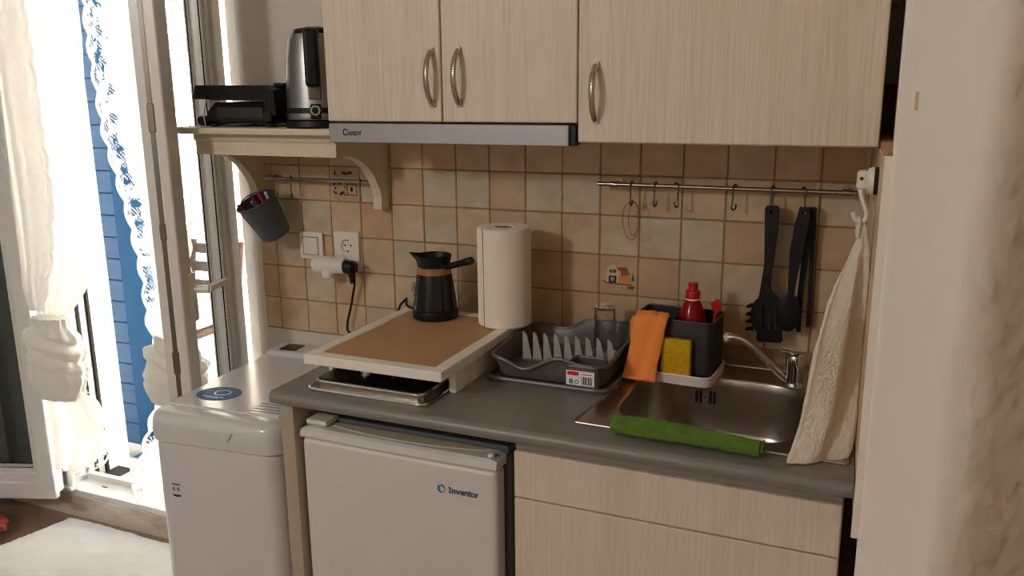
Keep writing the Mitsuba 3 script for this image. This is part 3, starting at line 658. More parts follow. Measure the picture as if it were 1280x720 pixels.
# coffee pot
lab('coffee_pot', 'black electric coffee pot with long handle on the hob cover', 'coffee pot')
kx, ky = .214, -.158
add('coffee_pot__base', lathe([(0, CZ+.0005), (.056, CZ+.0005), (.058, CZ+.004), (.058, CZ+.018), (.0565, CZ+.021), (0, CZ+.021)], 40, (kx, ky, 0)), 'black_plastic', 40)
add('coffee_pot__body', lathe([(0, CZ+.022), (.055, CZ+.022), (.0555, CZ+.030), (.050, CZ+.075), (.0445, CZ+.110), (.0435, CZ+.116), (0, CZ+.116)], 40, (kx, ky, 0)), 'black_gloss', 40)
add('coffee_pot__band', lathe([(.036, CZ+.114), (.0442, CZ+.114), (.0425, CZ+.131), (.036, CZ+.131)], 40, (kx, ky, 0)), 'copper_band', 40)
a = np.linspace(0, 2*PI, 48, endpoint=False)
def prr(r, z, spout):
    ra = r+spout*np.exp(-(np.angle(np.exp(1j*(a-PI*1.08)))/.24)**2)
    return np.stack([kx+ra*np.cos(a), ky+ra*np.sin(a), z+.25*(ra-r)], 1)
add('coffee_pot__rim', loft([prr(.038, CZ+.128, 0), prr(.0418, CZ+.132, 0), prr(.0415, CZ+.145, .004), prr(.0455, CZ+.160, .018), prr(.0435, CZ+.161, .017), prr(.038, CZ+.14, .002), prr(.036, CZ+.118, 0)], cap=False), 'black_plastic', 40)
add('coffee_pot__handle', tube(spline([(kx+.038, ky-.012, CZ+.134), (kx+.06, ky-.016, CZ+.140), (kx+.10, ky-.022, CZ+.153), (kx+.123, ky-.030, CZ+.160)], 6), [.0075]*4+[.008]*8+[.0095]*6+[.006], 12), 'black_plastic', 40)
add('coffee_pot__marking', cat([mv(bx(-.002-.004*(i % 2), .004, -.001, .001, 0, .006+.004*(i % 3), 0), (kx-.046+.001*i, ky-.0245-.0014*i-.003, CZ+.056+.011*i)) for i in range(3)]), 'print_grey')
add('coffee_pot__cord', tube(np.vstack([spline([(kx-.057, ky+.006, CZ+.010), (kx-.10, ky+.03, CZ+.012), (kx-.15, .045-.09, CZ+.0075)], 6), spline([(.035, -.03, CZ-.016), (.01, -.026, .90), (-.03, -.03, .855), (-.09, -.03, .822), (-.130, -.026, .84), (-.150, -.024, .86), (-.133, -.022, .93), (-.112, -.03, 1.0), (-.108, -.045, 1.028)], 6)]), .0033, 8), 'black_rubber', 50)
add('coffee_pot__plug', cat(rod((-.125, -.052, 1.046), (-.102, -.050, 1.046), .019, 18), tube([(-.11, -.05, 1.05), (-.106, -.047, 1.0)], [.0115, .008], 12), tube(spline([(-.102, -.052, 1.058), (-.09, -.052, 1.056), (-.09, -.052, 1.038), (-.102, -.052, 1.034)], 6), .004, 8)), 'black_plastic', 40)

# ------------------------------------------------------------------ switch, socket, adapter
lab('light_switch', 'square white light switch on the tiles left of the socket', 'switch')
add('light_switch__plate', rb(-.309, -.229, -.011, -.001, 1.050, 1.130, .004, 2), 'white_plastic', 40)
add('light_switch__rocker', rb(-.293, -.245, -.0145, -.0105, 1.065, 1.114, .002, 2), 'white_plastic', 40)
add('light_switch__inner_edge', wall_prism(sbox(-.2965, 1.0625, -.2415, 1.1165).difference(sbox(-.2945, 1.0645, -.2435, 1.1145)), -.0116, -.010), 'print_grey')
lab('wall_socket', 'square white wall socket above the plug adapter', 'socket')
add('wall_socket__plate', wall_prism(sbox(-.188, 1.055, -.106, 1.137).buffer(-.003).buffer(.003).difference(Point(-.147, 1.097).buffer(.0205)), -.011, -.001), 'white_plastic')
add('wall_socket__well', lathe([(.0203, .0102), (.0203, .0006), (.0001, .0006), (.0001, .0014), (.0185, .0014), (.0185, .0102), (.0203, .0102)], 32), 'white_plastic', 40)
scene['wall_socket__well']['to_world'] = T().translate([-.147, -.0005, 1.097]).rotate([1, 0, 0], 90)
for dx in (-.0095, .0095):
    add(num('wall_socket__hole'), rod((-.147+dx, -.0026, 1.097), (-.147+dx, -.0018, 1.097), .003, 12), 'black_rubber')
add('wall_socket__earth_clip', bx(-.150, -.144, -.008, -.003, 1.111, 1.117), 'dark_steel'); add('wall_socket__earth_clip_001', bx(-.150, -.144, -.008, -.003, 1.077, 1.083), 'dark_steel')
lab('plug_adapter', 'white plug adapter below the socket with a black plug in it', 'adapter')
add('plug_adapter__body', cat(tube([(-.232, -.048, 1.048), (-.228, -.048, 1.048), (-.13, -.048, 1.048), (-.127, -.048, 1.048)], [.019, .0235, .0235, .021], 22)), 'white_plastic', 40)
add('plug_adapter__socket_neck', cat(tube([(-.185, -.048, 1.035), (-.185, -.05, 1.013), (-.185, -.05, 1.010)], [.02, .0195, .017], 20), rod((-.160, -.048, 1.050), (-.160, -.0115, 1.064), .011, 18)), 'white_plastic', 40)

# ------------------------------------------------------------------ dish rack
lab('dish_rack', 'grey plastic dish drainer with wavy rim on the worktop', 'dish rack')
dx0, dx1, dy0, dy1 = .452, .728, -.352, -.058
tray = ring_poly(dx0-.006, dx1+.006, dy0-.010, dy1+.004, .03, 8)
add('dish_rack__tray', cat(up(tray, CT+.0005, CT+.004), tube([(x, y, CT+.010) for x, y in np.array(tray.exterior.coords)[:-1]], .0055, 8, True), up(tray.difference(tray.buffer(-.004)), CT+.004, CT+.010)), 'rack_grey', 35)
p = ring_poly(dx0+.012, dx1-.012, dy0+.012, dy1-.012, .03, 8); ln = shapely.LineString(p.exterior.coords)
ss_ = np.linspace(0, ln.length, 220, endpoint=False); base = np.array([ln.interpolate(t).coords[0] for t in ss_])
ctr = np.array([(dx0+dx1)/2, (dy0+dy1)/2])
def hgt(x, y):
    u = (x-dx0)/(dx1-dx0); v = (y-dy0)/(dy1-dy0)
    g_ = lambda c, w: np.exp(-((u-c)/w)**2)
    front = .044-.022*g_(.33, .13)+.011*g_(.60, .10)+.002*u
    back = .046-.008*g_(.28, .13)+.022*(1/(1+math.exp(-(u-.43)*28)))
    h = front*(1-v)+back*v
    if u < .5: h += .006*np.exp(-((v-.55)/.25)**2)
    return h
H = np.array([hgt(x, y) for x, y in base])
outd = np.array([np.array([np.clip((x-ctr[0])/.1, -1, 1), np.clip((y-ctr[1])/.11, -1, 1)]) for x, y in base])
flare = np.array([max(dx0-.004, min(dx1+.004, x)) for x, y in base])
def ringd(off, zf, zadd=0.):
    q = base+outd*(off); return np.column_stack([q, CT+.012+zadd+H*zf])
rg = [ringd(0, 0), ringd(.004, .5), ringd(.008, .9), ringd(.012, 1.0), ringd(.010, 1.0, .002), ringd(.0055, .9, .001), ringd(.0015, .5), ringd(-.0025, 0, .001)]
add('dish_rack__basket', loft(rg, cap=False), 'rack_grey', 40)
add('dish_rack__rim', tube(ringd(.0115, 1.0), .0045, 8, True), 'rack_grey', 40)
bs = up(Polygon(base), CT+.011, CT+.0145); add('dish_rack__base', bs, 'rack_grey')
for i in range(9):
    x = .490+i*.0255; y = -.240+.0010*i
    f_ = Polygon([(0, 0), (.0215, 0), (.0095, .058), (.006, .064), (0, .066)])
    m = up(f_, -.002, .002); M = frame_mat((x, y, CT+.020), (1, .25, 0), (0, 0, 1))
    add(num('dish_rack__fin'), cat(place(m, M), mv(x_prism(Polygon([(0, 0), (.046, 0), (.006, .066), (0, .066)]), 0, .003), (x-.001, y+.001, CT+.020))), 'fin_grey')
add('dish_rack__fin_bar', cat(bx(.484, .716, -.243, -.229, CT+.0145, CT+.022), bx(.484, .716, -.20, -.190, CT+.0145, CT+.0205)), 'rack_grey')
# cutlery cup
cpo = ring_poly(.638, .712, -.357, -.285, .012, 5); cpi = cpo.buffer(-.003)
add('dish_rack__cutlery_cup', cat(up(cpo.difference(cpi), CT+.015, CT+.058), up(cpo, CT+.012, CT+.015), tube([(x, y, CT+.058) for x, y in np.array(cpo.exterior.coords)[:-1]], .003, 8, True)), 'rack_grey', 35)
yk = -.3576
add('dish_rack__label', bx(.640, .704, yk-.0008, yk, CT+.016, CT+.049, .0002), 'sticker_white')
add('dish_rack__label_print', cat(wall_prism(sbox(.646, CT+.0415, .666, CT+.0440).buffer(.003), yk-.0014, yk-.0006)), 'logo_red')
bars = [bx(.675+.0038*i, .675+.0038*i+(.0022 if i % 3 else .0012), yk-.0014, yk-.0006, CT+.019, CT+.037, 0) for i in range(7)]
bars += [bx(.675+.004*i, .678+.004*i, yk-.0014, yk-.0006, CT+.0415, CT+.043, 0) for i in range(6)]
add('dish_rack__barcode', cat(bars), 'print_black')
ic = Point(.664, CT+.024).buffer(.005).difference(Point(.664, CT+.024).buffer(.003))
add('dish_rack__label_icon', cat(wall_prism(ic, yk-.0014, yk-.0006), bx(.647, .656, yk-.0014, yk-.0006, CT+.019, CT+.030, 0)), 'teal_plastic')

# upside-down drinking glass
lab('drinking_glass', 'clear drinking glass turned upside down in the dish drainer', 'glass')
gx_, gy_ = .650, -.112
add('drinking_glass', lathe([(.0295, CT+.0165), (.0302, CT+.015), (.0288, CT+.015), (.0282, CT+.0165), (.0245, CT+.127), (.0, CT+.128), (.0, CT+.134), (.0245, CT+.134), (.0265, CT+.131)][::-1]+[(.0295, CT+.0165)], 40, (gx_, gy_, 0)), 'clear_glass', 40)

# ------------------------------------------------------------------ sink caddy and what is in it
CR = math.radians(-3); CO = (.835, -.15, 0)
def K(m): return mv(m, (0, 0, 0), CR, CO)
lab('sink_caddy', 'dark grey caddy with white tray behind the sink', 'caddy')
co = ring_poly(.747, .926, -.208, -.088, .014, 6); ci = co.buffer(-.003)
bz0, bz1 = CT+.022, CT+.140
add('sink_caddy__box', K(cat(up(co.difference(ci), bz0, bz1), up(co, bz0, bz0+.003), tube([(x, y, bz1) for x, y in np.array(co.exterior.coords)[:-1]], .0024, 8, True), bx(.822, .825, -.205, -.09, bz0+.002, bz1-.01))), 'dark_plastic', 35)
to = ring_poly(.741, .932, -.234, -.082, .022, 6)
add('sink_caddy__tray', K(cat(up(to, CT+.003, CT+.008), up(to.difference(to.buffer(-.0035)), CT+.008, CT+.024), tube([(x, y, CT+.024) for x, y in np.array(to.exterior.coords)[:-1]], .0022, 8, True))), 'white_plastic', 35)
for x in (.76, .89):
    for y in (-.21, -.11): add(num('sink_caddy__foot'), K(bx(x, x+.02, y, y+.015, CT+.0025, CT+.0085)), 'dark_plastic')
add('sink_caddy__riser', K(bx(.75, .92, -.19, -.09, CT+.008, bz0+.0005)), 'dark_plastic')
lab('sponge', 'yellow sponge standing against the front of the caddy', 'sponge')
add('sponge', K(disp(mv(rb(.818, .885, -.229, -.2115, CT+.0095, CT+.103, .004, 3), (0, 0, 0)), .0008, 300, 2, 2)), 'sponge_foam', 50)
lab('soap_bottle', 'bottle of red washing-up liquid in the caddy', 'bottle')
sx, sy = .862, -.135
add('soap_bottle__bottle', K(lathe([(0, bz0+.004), (.026, bz0+.004), (.032, bz0+.008), (.0325, bz0+.07), (.032, bz0+.10), (.029, bz0+.116), (.022, bz0+.138), (.0165, bz0+.149), (.0145, bz0+.152), (0, bz0+.152)], 36, (sx, sy, 0))), 'soap_red', 40)
add('soap_bottle__collar', K(lathe([(0, bz0+.1515), (.0155, bz0+.1515), (.0155, bz0+.155), (0, bz0+.155)], 28, (sx, sy, 0))), 'sticker_white', 40)
add('soap_bottle__cap', K(lathe([(0, bz0+.1552), (.0165, bz0+.1552), (.0165, bz0+.171), (.0152, bz0+.173), (.0105, bz0+.174), (.0098, bz0+.182), (.0112, bz0+.1835), (.0112, bz0+.190), (0, bz0+.191)], 28, (sx, sy, 0))), 'red_plastic', 40)
lab('dish_brush', 'brush with a red flower-shaped end sticking out of the caddy', 'brush')
flw = shapely.union_all([Point(.0085*math.cos(t), .0085*math.sin(t)).buffer(.0055) for t in np.arange(5)*2*PI/5+.3]+[Point(0, 0).buffer(.007)])
add('dish_brush__flower', place(wall_prism(flw, -.004, .004), trimesh.transformations.translation_matrix([.914, -.118, bz1+.020])), 'red_plastic', 30)
add('dish_brush__handle', tube([(.905, -.132, bz0+.006), (.912, -.121, bz1), (.914, -.117, bz1+.013)], .004, 10), 'red_plastic', 40)
# orange cloth over the caddy front
def cloth_loft(rows, thick, n=26, foldk=3, famp=.002):
    """rows: (centre (3), half width vector (3), normal (3))"""
    rings = []
    for i, (c, hw, nn) in enumerate(rows):
        c, hw, nn = (np.array(x, float) for x in (c, hw, nn)); nn = nn/np.linalg.norm(nn)
        s = np.linspace(-1, 1, n); wv = famp*np.sin(foldk*PI*s+i*.15)
        th = thick*(1-np.abs(s)**6*.75)
        fr_ = c+s[:, None]*hw+(wv+th)[:, None]*nn; bk = c+s[:, None]*hw+(wv-th)[:, None]*nn
        rings.append(np.vstack([fr_, bk[::-1]]))
    return loft(rings)
lab('orange_cloth', 'orange cleaning cloth hanging over the front of the caddy', 'cloth')
ctl = [(.760, -.170, CT+.060, .030), (.765, -.178, CT+.120, .034), (.785, -.192, CT+.147, .036), (.791, -.214, CT+.149, .037), (.789, -.227, CT+.138, .037), (.783, -.234, CT+.09, .036), (.777, -.246, CT+.045, .036), (.775, -.255, CT+.022, .037), (.774, -.261, CT+.011, .0375)]
P = spline([c[:3] for c in ctl], 5); hwid = np.interp(np.linspace(0, 1, len(P)), np.linspace(0, 1, len(ctl)), [c[3] for c in ctl])
tg = np.gradient(P, axis=0); rows = []
for q, t, h in zip(P, tg, hwid):
    w = np.array([1, -.05, .0]); nn = np.cross(w, t); nn = nn if nn[1] < 0 or (abs(nn[1]) < 1e-3 and nn[2] > 0) else -nn
    rows.append((q, w*h, -nn if nn@np.array([0, -1, .6]) < 0 else nn))
add('orange_cloth', disp(cloth_loft(rows, .005, 26, 2, .0016), .0012, 60, 3), 'orange_cloth', 60)
# green rolled cloth on the sink front
lab('green_towel', 'rolled green terry cloth lying along the front edge of the sink', 'cloth')
xs = np.linspace(.800, 1.076, 200); rings = []
a = np.linspace(0, 2*PI, 80, endpoint=False)
for i, x in enumerate(xs):
    s = i/199; r1 = .0165+.003*math.sin(3.1*s+.4)+.003*max(0, 1-s/.12)*0; ey = 1.22
    sp_ = 1+.05*np.sin(2*a+3*s)+.03*np.sin(5*a+7*s)
    e = min(1, min(s, 1-s)/.012+.55)
    yy = -.540-.012*s+ey*r1*e*sp_*np.cos(a); zz = CT+.0035+r1*.86+r1*.86*e*sp_*np.sin(a)
    rings.append(np.column_stack([np.full(80, x)+.004*np.cos(a)*(1-e), yy, np.maximum(zz, CT+.0045)]))
add('green_towel__roll', disp(disp(loft(rings), .0016, 130, 4), .0014, 420, 8, 2), 'green_terry', True)
sw_ = np.array([[1.0775+.0012, -.552+(.004+.0016*t)*math.cos(t), CT+.018+(.003+.0013*t)*math.sin(t)] for t in np.linspace(.3, 3*PI, 40)])
add('green_towel__rolled_end', tube(sw_, .002, 8), 'green_terry', 50)

# ------------------------------------------------------------------ white towel on a suction hook
lab('towel_hook', 'white suction hook on the right side wall holding the towel', 'hook')
hm = np.array([1.2262, -.42, 1.368]); hy = -.42
def xh(y): return 1.21-.0395*y
add('towel_hook__suction_cup', tube([(xh(hy)-.0005, hy, 1.368), (xh(hy)-.006, hy, 1.368)], .024, 24), 'black_rubber', 40)
add('towel_hook__cap', tube([(xh(hy)-.006, hy, 1.368), (xh(hy)-.010, hy, 1.368), (xh(hy)-.016, hy, 1.368), (xh(hy)-.018, hy, 1.368)], [.0235, .0235, .021, .015], 24), 'white_plastic', 50)
bxk = xh(hy)-.018
add('towel_hook__lever', cat(rb(bxk-.016, bxk+.002, hy-.008, hy+.008, 1.352, 1.386, .006), tube(spline([(bxk-.010, hy, 1.356), (bxk-.004, hy-.004, 1.335), (bxk+.004, hy-.008, 1.315), (bxk+.003, hy-.010, 1.302), (bxk-.006, hy-.010, 1.297), (bxk-.014, hy-.010, 1.303), (bxk-.017, hy-.010, 1.314)], 6), .0042, 10)), 'white_plastic', 50)
add('towel_hook__screw', rod((bxk-.008, hy-.0095, 1.372), (bxk-.008, hy-.0075, 1.372), .003, 12), 'print_black')
lab('hand_towel', 'white terry towel hanging from the suction hook beside the sink', 'towel')
# (z, xl, xr, y of left edge, y of right edge, thickness)
prof = [(1.297, -.026, -.014, .0, .0, .004), (1.285, -.022, -.010, 0, 0, .005), (1.27, -.024, -.008, 0, 0, .007), (1.245, -.032, -.004, -.003, .0, .010), (1.20, -.046, -.004, -.012, .01, .013), (1.15, -.058, -.004, -.025, .02, .015), (1.10, -.066, -.005, -.04, .03, .016),
        (1.05, -.072, -.006, -.055, .035, .017), (1.0, -.077, -.006, -.07, .02, .017), (.95, -.084, -.007, -.09, -.02, .016), (.92, -.091, -.007, -.11, -.045, .014), (.902, -.098, -.008, -.128, -.06, .011), (.890, -.102, -.010, -.14, -.07, .007)]
rings = []; ns = 60
zz = np.array([p[0] for p in prof]); zl = np.linspace(zz[0], zz[-1], 180)
for z in zl:
    v_ = [np.interp(-z, -zz, [p[k] for p in prof]) for k in range(1, 6)]
    s = np.linspace(0, 1, ns); x = 1.226+v_[0]+(v_[1]-v_[0])*s; y = hy-.010+v_[2]+(v_[3]-v_[2])*s
    fold = v_[4]*.55*np.sin(2*PI*s*1.6+.5+2.0*(1.3-z))*np.clip((1.29-z)/.08, 0, 1)
    wv = np.stack([-(v_[3]-v_[2])+0*s, (v_[1]-v_[0])+0*s], 1); wn = wv/np.maximum(np.linalg.norm(wv, axis=1, keepdims=True), 1e-9)
    th = v_[4]*(1-.6*np.abs(2*s-1)**4)*.6
    sag = -.010*np.sin(PI*s)*np.clip((.93-z)/.04, 0, 1)
    A_ = np.column_stack([np.stack([x, y], 1)+wn*(fold+th)[:, None], z+sag*0]); B_ = np.column_stack([np.stack([x, y], 1)+wn*(fold-th)[:, None], z+sag*0])
    A_[:, 0] = np.minimum(A_[:, 0], xh(A_[:, 1])-.001); B_[:, 0] = np.minimum(B_[:, 0], xh(B_[:, 1])-.001)
    rings.append(np.vstack([A_, B_[::-1]]))
tw = loft(rings); tw = disp(disp(tw, .0022, 34, 6), .0008, 300, 2, 2); tw.vertices[:, 0] = np.minimum(tw.vertices[:, 0], xh(tw.vertices[:, 1])-.0008)
add('hand_towel__cloth', tw, 'white_terry', True)
add('hand_towel__hanging_loop', tube(spline([(bxk-.008, hy-.004, 1.27), (bxk-.009, hy-.004, 1.298), (bxk-.007, hy-.010, 1.3045), (bxk-.005, hy-.017, 1.298), (bxk-.006, hy-.016, 1.27)], 5), .0028, 8), 'white_terry', 50)

# ------------------------------------------------------------------ rails, hooks and what hangs there
def hook_mesh(yaw, x, z, yc=-.045, drop=.040, r=.0088):
    top = [(0, r*math.cos(t), r*math.sin(t)) for t in np.linspace(-.5, PI, 12)]
    low = [(0, -r, -.006), (0, -r+.002, -drop*.55)]
    bot = [(0, .0+r*.9*math.cos(t)-.002, -drop+r*.9*math.sin(t)) for t in np.linspace(PI*.98, 2*PI+.5, 12)]
    p = np.array(top+low+bot); c, s = math.cos(yaw), math.sin(yaw)
    q = np.column_stack([x+p[:, 1]*s+p[:, 0]*c, yc+p[:, 1]*c-p[:, 0]*s, z+p[:, 2]]); return tube(q, .0021, 8)
def rail(key, x0, x1, z, label, brackets):
    lab(key, label, 'rail')
    add(key+'__bar', rod((x0, -.045, z), (x1, -.045, z), .0052, 16), 'steel', 40)
    for b in brackets:
        add(num(key+'__bracket'), cat(rod((b, -.045, z), (b, .0, z), .0042, 10), tube([(b-.008, -.045, z), (b+.008, -.045, z)], .0075, 14), rod((b, -.004, z), (b, -.0012, z), .011, 16)), 'steel', 40)
RZ1, RZ2 = 1.303, 1.285
rail('utensil_rail', .606, 1.196, RZ1, 'long steel utensil rail on the tiles above the sink', (.648, 1.165))
rail('utensil_rail_001', -.392, -.036, RZ2, 'short steel rail under the shelf between its brackets', (-.372,))
hk = [(.690, .1), (.748, .2), (.797, -.75), (.930, .5), (1.013, .45), (1.078, -.6)]
hl = ['steel hook with a tan string loop, first on the long rail', 'empty steel hook, second from the left on the long rail', 'empty steel hook turned face-on, third from the left on the long rail', 'empty steel hook in the middle of the long rail', 'steel hook holding the slotted turner', 'steel hook holding the black spoon and tongs']
for (x, w), l in zip(hk, hl):
    k = num('rail_hook'); add(k, hook_mesh(w, x, RZ1), 'dark_steel', 50); lab(k, l, 'hook', 'hooks on the rails')
for (x, w), l in zip(((-.372+.02, .1), (-.298, -.5), (-.068, -.5)), ('steel hook holding the grey bucket on the short rail', 'empty steel hook right of the bucket on the short rail', 'empty steel hook at the right bracket on the short rail')):
    k = num('rail_hook'); add(k, hook_mesh(w, x, RZ2, drop=.045), 'dark_steel', 50); lab(k, l, 'hook', 'hooks on the rails')
lab('string_loop', 'thin tan string loop hanging from the first hook on the long rail', 'string')
t = np.linspace(0, 2*PI, 40, endpoint=False)
add('string_loop', cat(tube(np.column_stack([.690+.0215*np.sin(t), -.042+.006*np.sin(2*t), 1.2165+.046*np.cos(t)]), .0009, 6, True), tube(np.column_stack([.695+.011*np.sin(t), -.0405+.004*np.sin(t), 1.222+.041*np.cos(t)]), .0009, 6, True)), 'string_tan', 50)
# slotted turner
def flat(poly, y, th): return wall_prism(poly.buffer(-.0008).buffer(.0008), y-th, y+th)
TY = -.052
lab('slotted_turner', 'black slotted turner hanging on the long rail', 'turner')
hd = Polygon([(1.003, 1.268), (1.024, 1.268), (1.028, 1.262), (1.029, 1.22), (1.025, 1.16), (1.021, 1.12), (1.020, 1.085), (1.006, 1.085), (1.006, 1.12), (1.004, 1.18), (1.001, 1.24), (1.0, 1.262)]).buffer(.001)
hd = hd.difference(Point(1.014, 1.256).buffer(.0042))
bl = Polygon([(1.006, 1.09), (1.020, 1.09), (1.026, 1.075), (1.042, 1.060), (1.047, 1.02), (1.055, .962), (1.050, .955), (1.001, .953), (.996, .958), (.997, 1.0), (.993, 1.045), (.996, 1.062), (1.003, 1.077)])
for sx_ in (1.009, 1.022, 1.035):
    bl = bl.difference(affinity.rotate(sbox(sx_-.0014, .984, sx_+.0014, 1.040), 3, origin=(sx_, 1.0)))
add('slotted_turner__handle', flat(hd, TY, .006), 'black_plastic', 30)
add('slotted_turner__blade', flat(bl, TY, .0018), 'black_plastic')
PY = -.033
lab('pasta_server', 'black pasta server with teeth hanging behind the slotted turner', 'spoon')
ph_ = Polygon([(1.006, 1.266), (1.026, 1.266), (1.024, 1.15), (1.008, 1.05), (.994, 1.05), (1.004, 1.15)]).difference(Point(1.016, 1.257).buffer(.0042))
sc_ = affinity.scale(Point(.995, 1.005).buffer(1), .024, .045, origin=(.995, 1.005)) if False else affinity.translate(affinity.scale(Point(0, 0).buffer(1, quad_segs=12), .020, .040), .998, 1.012)
add('pasta_server__handle', flat(ph_, PY, .004), 'black_plastic', 30)
add('pasta_server__head', flat(sc_, PY, .003), 'black_plastic', 30)
for i in range(4):
    add(num('pasta_server__tooth'), tube([(.984-.002*(i % 2), PY, .978+.019*i), (.974, PY-.006, .978+.018*i), (.972, PY-.013, .978+.018*i)], [.005, .0045, .0035], 8), 'black_plastic', 40)
lab('serving_spoon', 'black serving spoon hanging on the long rail beside the tongs', 'spoon')
sh_ = Polygon([(1.0725, 1.269), (1.092, 1.268), (1.096, 1.255), (1.086, 1.17), (1.078, 1.12), (1.071, 1.05), (1.060, 1.05), (1.058, 1.11), (1.058, 1.17), (1.064, 1.23)]).difference(Point(1.083, 1.257).buffer(.0042))
add('serving_spoon__handle', flat(sh_, TY-.002, .0055), 'black_plastic', 30)
m = trimesh.creation.icosphere(3); v = m.vertices.copy(); v = v*np.array([.026, .011, .046]); v[:, 1] = np.where(v[:, 1] < 0, v[:, 1]*.35, v[:, 1])
add('serving_spoon__bowl', mv(trimesh.Trimesh(v, m.faces), (1.063, TY-.004, 1.030)), 'black_plastic', 40)
lab('kitchen_tongs', 'black kitchen tongs with two long arms hanging behind the serving spoon', 'tongs')
add('kitchen_tongs__arm', flat(Polygon([(1.086, 1.262), (1.098, 1.262), (1.100, 1.2), (1.090, 1.06), (1.0905, .980), (1.081, .980), (1.078, 1.06), (1.084, 1.2)]), -.032, .0035), 'black_plastic', 30)
add('kitchen_tongs__arm_001', flat(Polygon([(1.092, 1.262), (1.105, 1.262), (1.108, 1.19), (1.110, .992), (1.1005, .992), (1.098, 1.19)]), -.022, .0035), 'black_plastic', 30)
add('kitchen_tongs__joint', rb(1.084, 1.106, -.038, -.016, 1.255, 1.266, .003, 2), 'black_plastic', 40)
# bucket hanging tilted from the short rail
lab('small_bucket', 'small dark grey bucket of pens hanging tilted under the shelf', 'bucket')
BM = frame_mat((-.395, -.085, 1.175), (1, 0, .0), (0, 1, 0))
ax = np.array([-.22, -.42, .88]); ax /= np.linalg.norm(ax); xx = np.cross([0, 1, 0.], ax); xx /= np.linalg.norm(xx)
BM = np.eye(4); BM[:3, 0] = xx; BM[:3, 1] = np.cross(ax, xx); BM[:3, 2] = ax; BM[:3, 3] = (-.340, -.070, 1.128)
add('small_bucket__pail', place(lathe([(0, 0), (.040, 0), (.043, .004), (.056, .112), (.059, .113), (.059, .117), (.0545, .117), (.041, .006), (0, .006)], 40), BM), 'bucket_grey', 40)
hb = [(.058*math.cos(t), .058*math.sin(t)*.35, .113+.018*abs(math.sin(t))) for t in np.linspace(0, PI, 20)]
add('small_bucket__bail', place(tube(hb, .0016, 8), BM), 'dark_steel', 40)
pens = [('pink_plastic', (-.02, -.02), (-.038, -.03)), ('teal_plastic', (.0, .01), (.012, -.03)), ('red_plastic', (.02, -.01), (.0, .025)), ('sticker_white', (.015, .02), (.035, .012)), ('pink_plastic', (-.01, .02), (-.03, .025))]
pl_ = ['pink pen in the grey bucket, nearest the window', 'teal pen in the grey bucket', 'red pen in the grey bucket', 'white pen in the grey bucket', 'second pink pen in the grey bucket']
for (mt, a_, b_), l in zip(pens, pl_):
    k = num('pen'); add(k, place(rod((a_[0], a_[1], .012), (b_[0], b_[1], .128), .0042, 10), BM), mt, 40); lab(k, l, 'pen', 'pens in the grey bucket')

# ------------------------------------------------------------------ shelf with appliances
lab('wall_shelf', 'ivory wall shelf on curved brackets left of the cabinets', 'shelf')
add('wall_shelf__board', rb(-.492, .050, -.285, -.002, 1.421, 1.437, .003, 2), 'ivory_paint', 40)
apr = Polygon([(-.246, 1.4205), (-.246, 1.405), (-.240, 1.398), (-.240, 1.372), (-.244, 1.366), (-.222, 1.366), (-.222, 1.4205)])
add('wall_shelf__apron', x_prism(apr, -.447, -.004), 'ivory_paint')
br = [(-.2215, 1.4205), (-.2215, 1.372)]+[(-.025-.195*math.cos(t), 1.235+.135*math.sin(t)**.9 if math.sin(t) > 0 else 1.235) for t in np.linspace(PI*.42, PI*.02, 14)]
tq = np.linspace(0, 1, 16)
br = [(-.2215, 1.4205), (-.2215, 1.368)]+[(-.215+.183*(1-math.cos(PI/2*q)), 1.365-.120*math.sin(PI/2*q)**1.5-.0*q) for q in tq]+[(-.034, 1.215), (-.002, 1.205), (-.002, 1.4205)]
br = [(-.2215, 1.4205), (-.2215, 1.368), (-.2, 1.366), (-.165, 1.360), (-.13, 1.348), (-.098, 1.328), (-.070, 1.300), (-.050, 1.270), (-.040, 1.243), (-.043, 1.240), (-.043, 1.212), (-.002, 1.207), (-.002, 1.4205)]
add('wall_shelf__bracket', x_prism(Polygon(br), -.447, -.421), 'ivory_paint')
add('wall_shelf__bracket_001', x_prism(Polygon(br), -.030, -.004), 'ivory_paint')
SZ = 1.4375
def G(m):
    m = m.copy(); m.vertices[:, 0] = -.178+(m.vertices[:, 0]+.19)*.83; return m
lab('contact_grill', 'black contact grill on the wall shelf beside the kettle', 'grill')
add('contact_grill__base', G(cat(loft([np.array([(-.455, -.245, z), (-.205, -.245, z), (-.205, -.06, z), (-.455, -.06, z)])+np.array([[s, s, 0], [-s, s, 0], [-s, -s, 0], [s, -s, 0]]) for z, s in ((SZ+.008, .012), (SZ+.016, 0), (SZ+.040, .004), (SZ+.062, .018))]))), 'black_plastic')
add('contact_grill__front_panel', G(bx(-.412, -.235, -.2455, -.238, SZ+.022, SZ+.050, .002)), 'dark_plastic')
for x, y in ((-.44, -.23), (-.22, -.23), (-.44, -.075), (-.22, -.075)):
    add(num('contact_grill__foot'), G(lathe([(0, SZ), (.012, SZ), (.013, SZ+.009), (0, SZ+.009)], 14, (x, y, 0))), 'black_rubber', 40)
lidp = Polygon([(-.505, SZ+.084), (-.497, SZ+.106), (-.225, SZ+.104), (-.195, SZ+.092), (-.19, SZ+.030), (-.225, SZ+.030), (-.235, SZ+.066), (-.44, SZ+.068), (-.455, SZ+.078)])
add('contact_grill__lid', G(wall_prism(lidp, -.24, -.065)), 'black_plastic', 30)
add('contact_grill__lid_handle', G(rb(-.515, -.455, -.24, -.065, SZ+.070, SZ+.083, .005)), 'dark_plastic', 40)
add('contact_grill__hinge', G(rb(-.232, -.196, -.20, -.1, SZ+.1, SZ+.110, .003, 2)), 'black_plastic', 40)
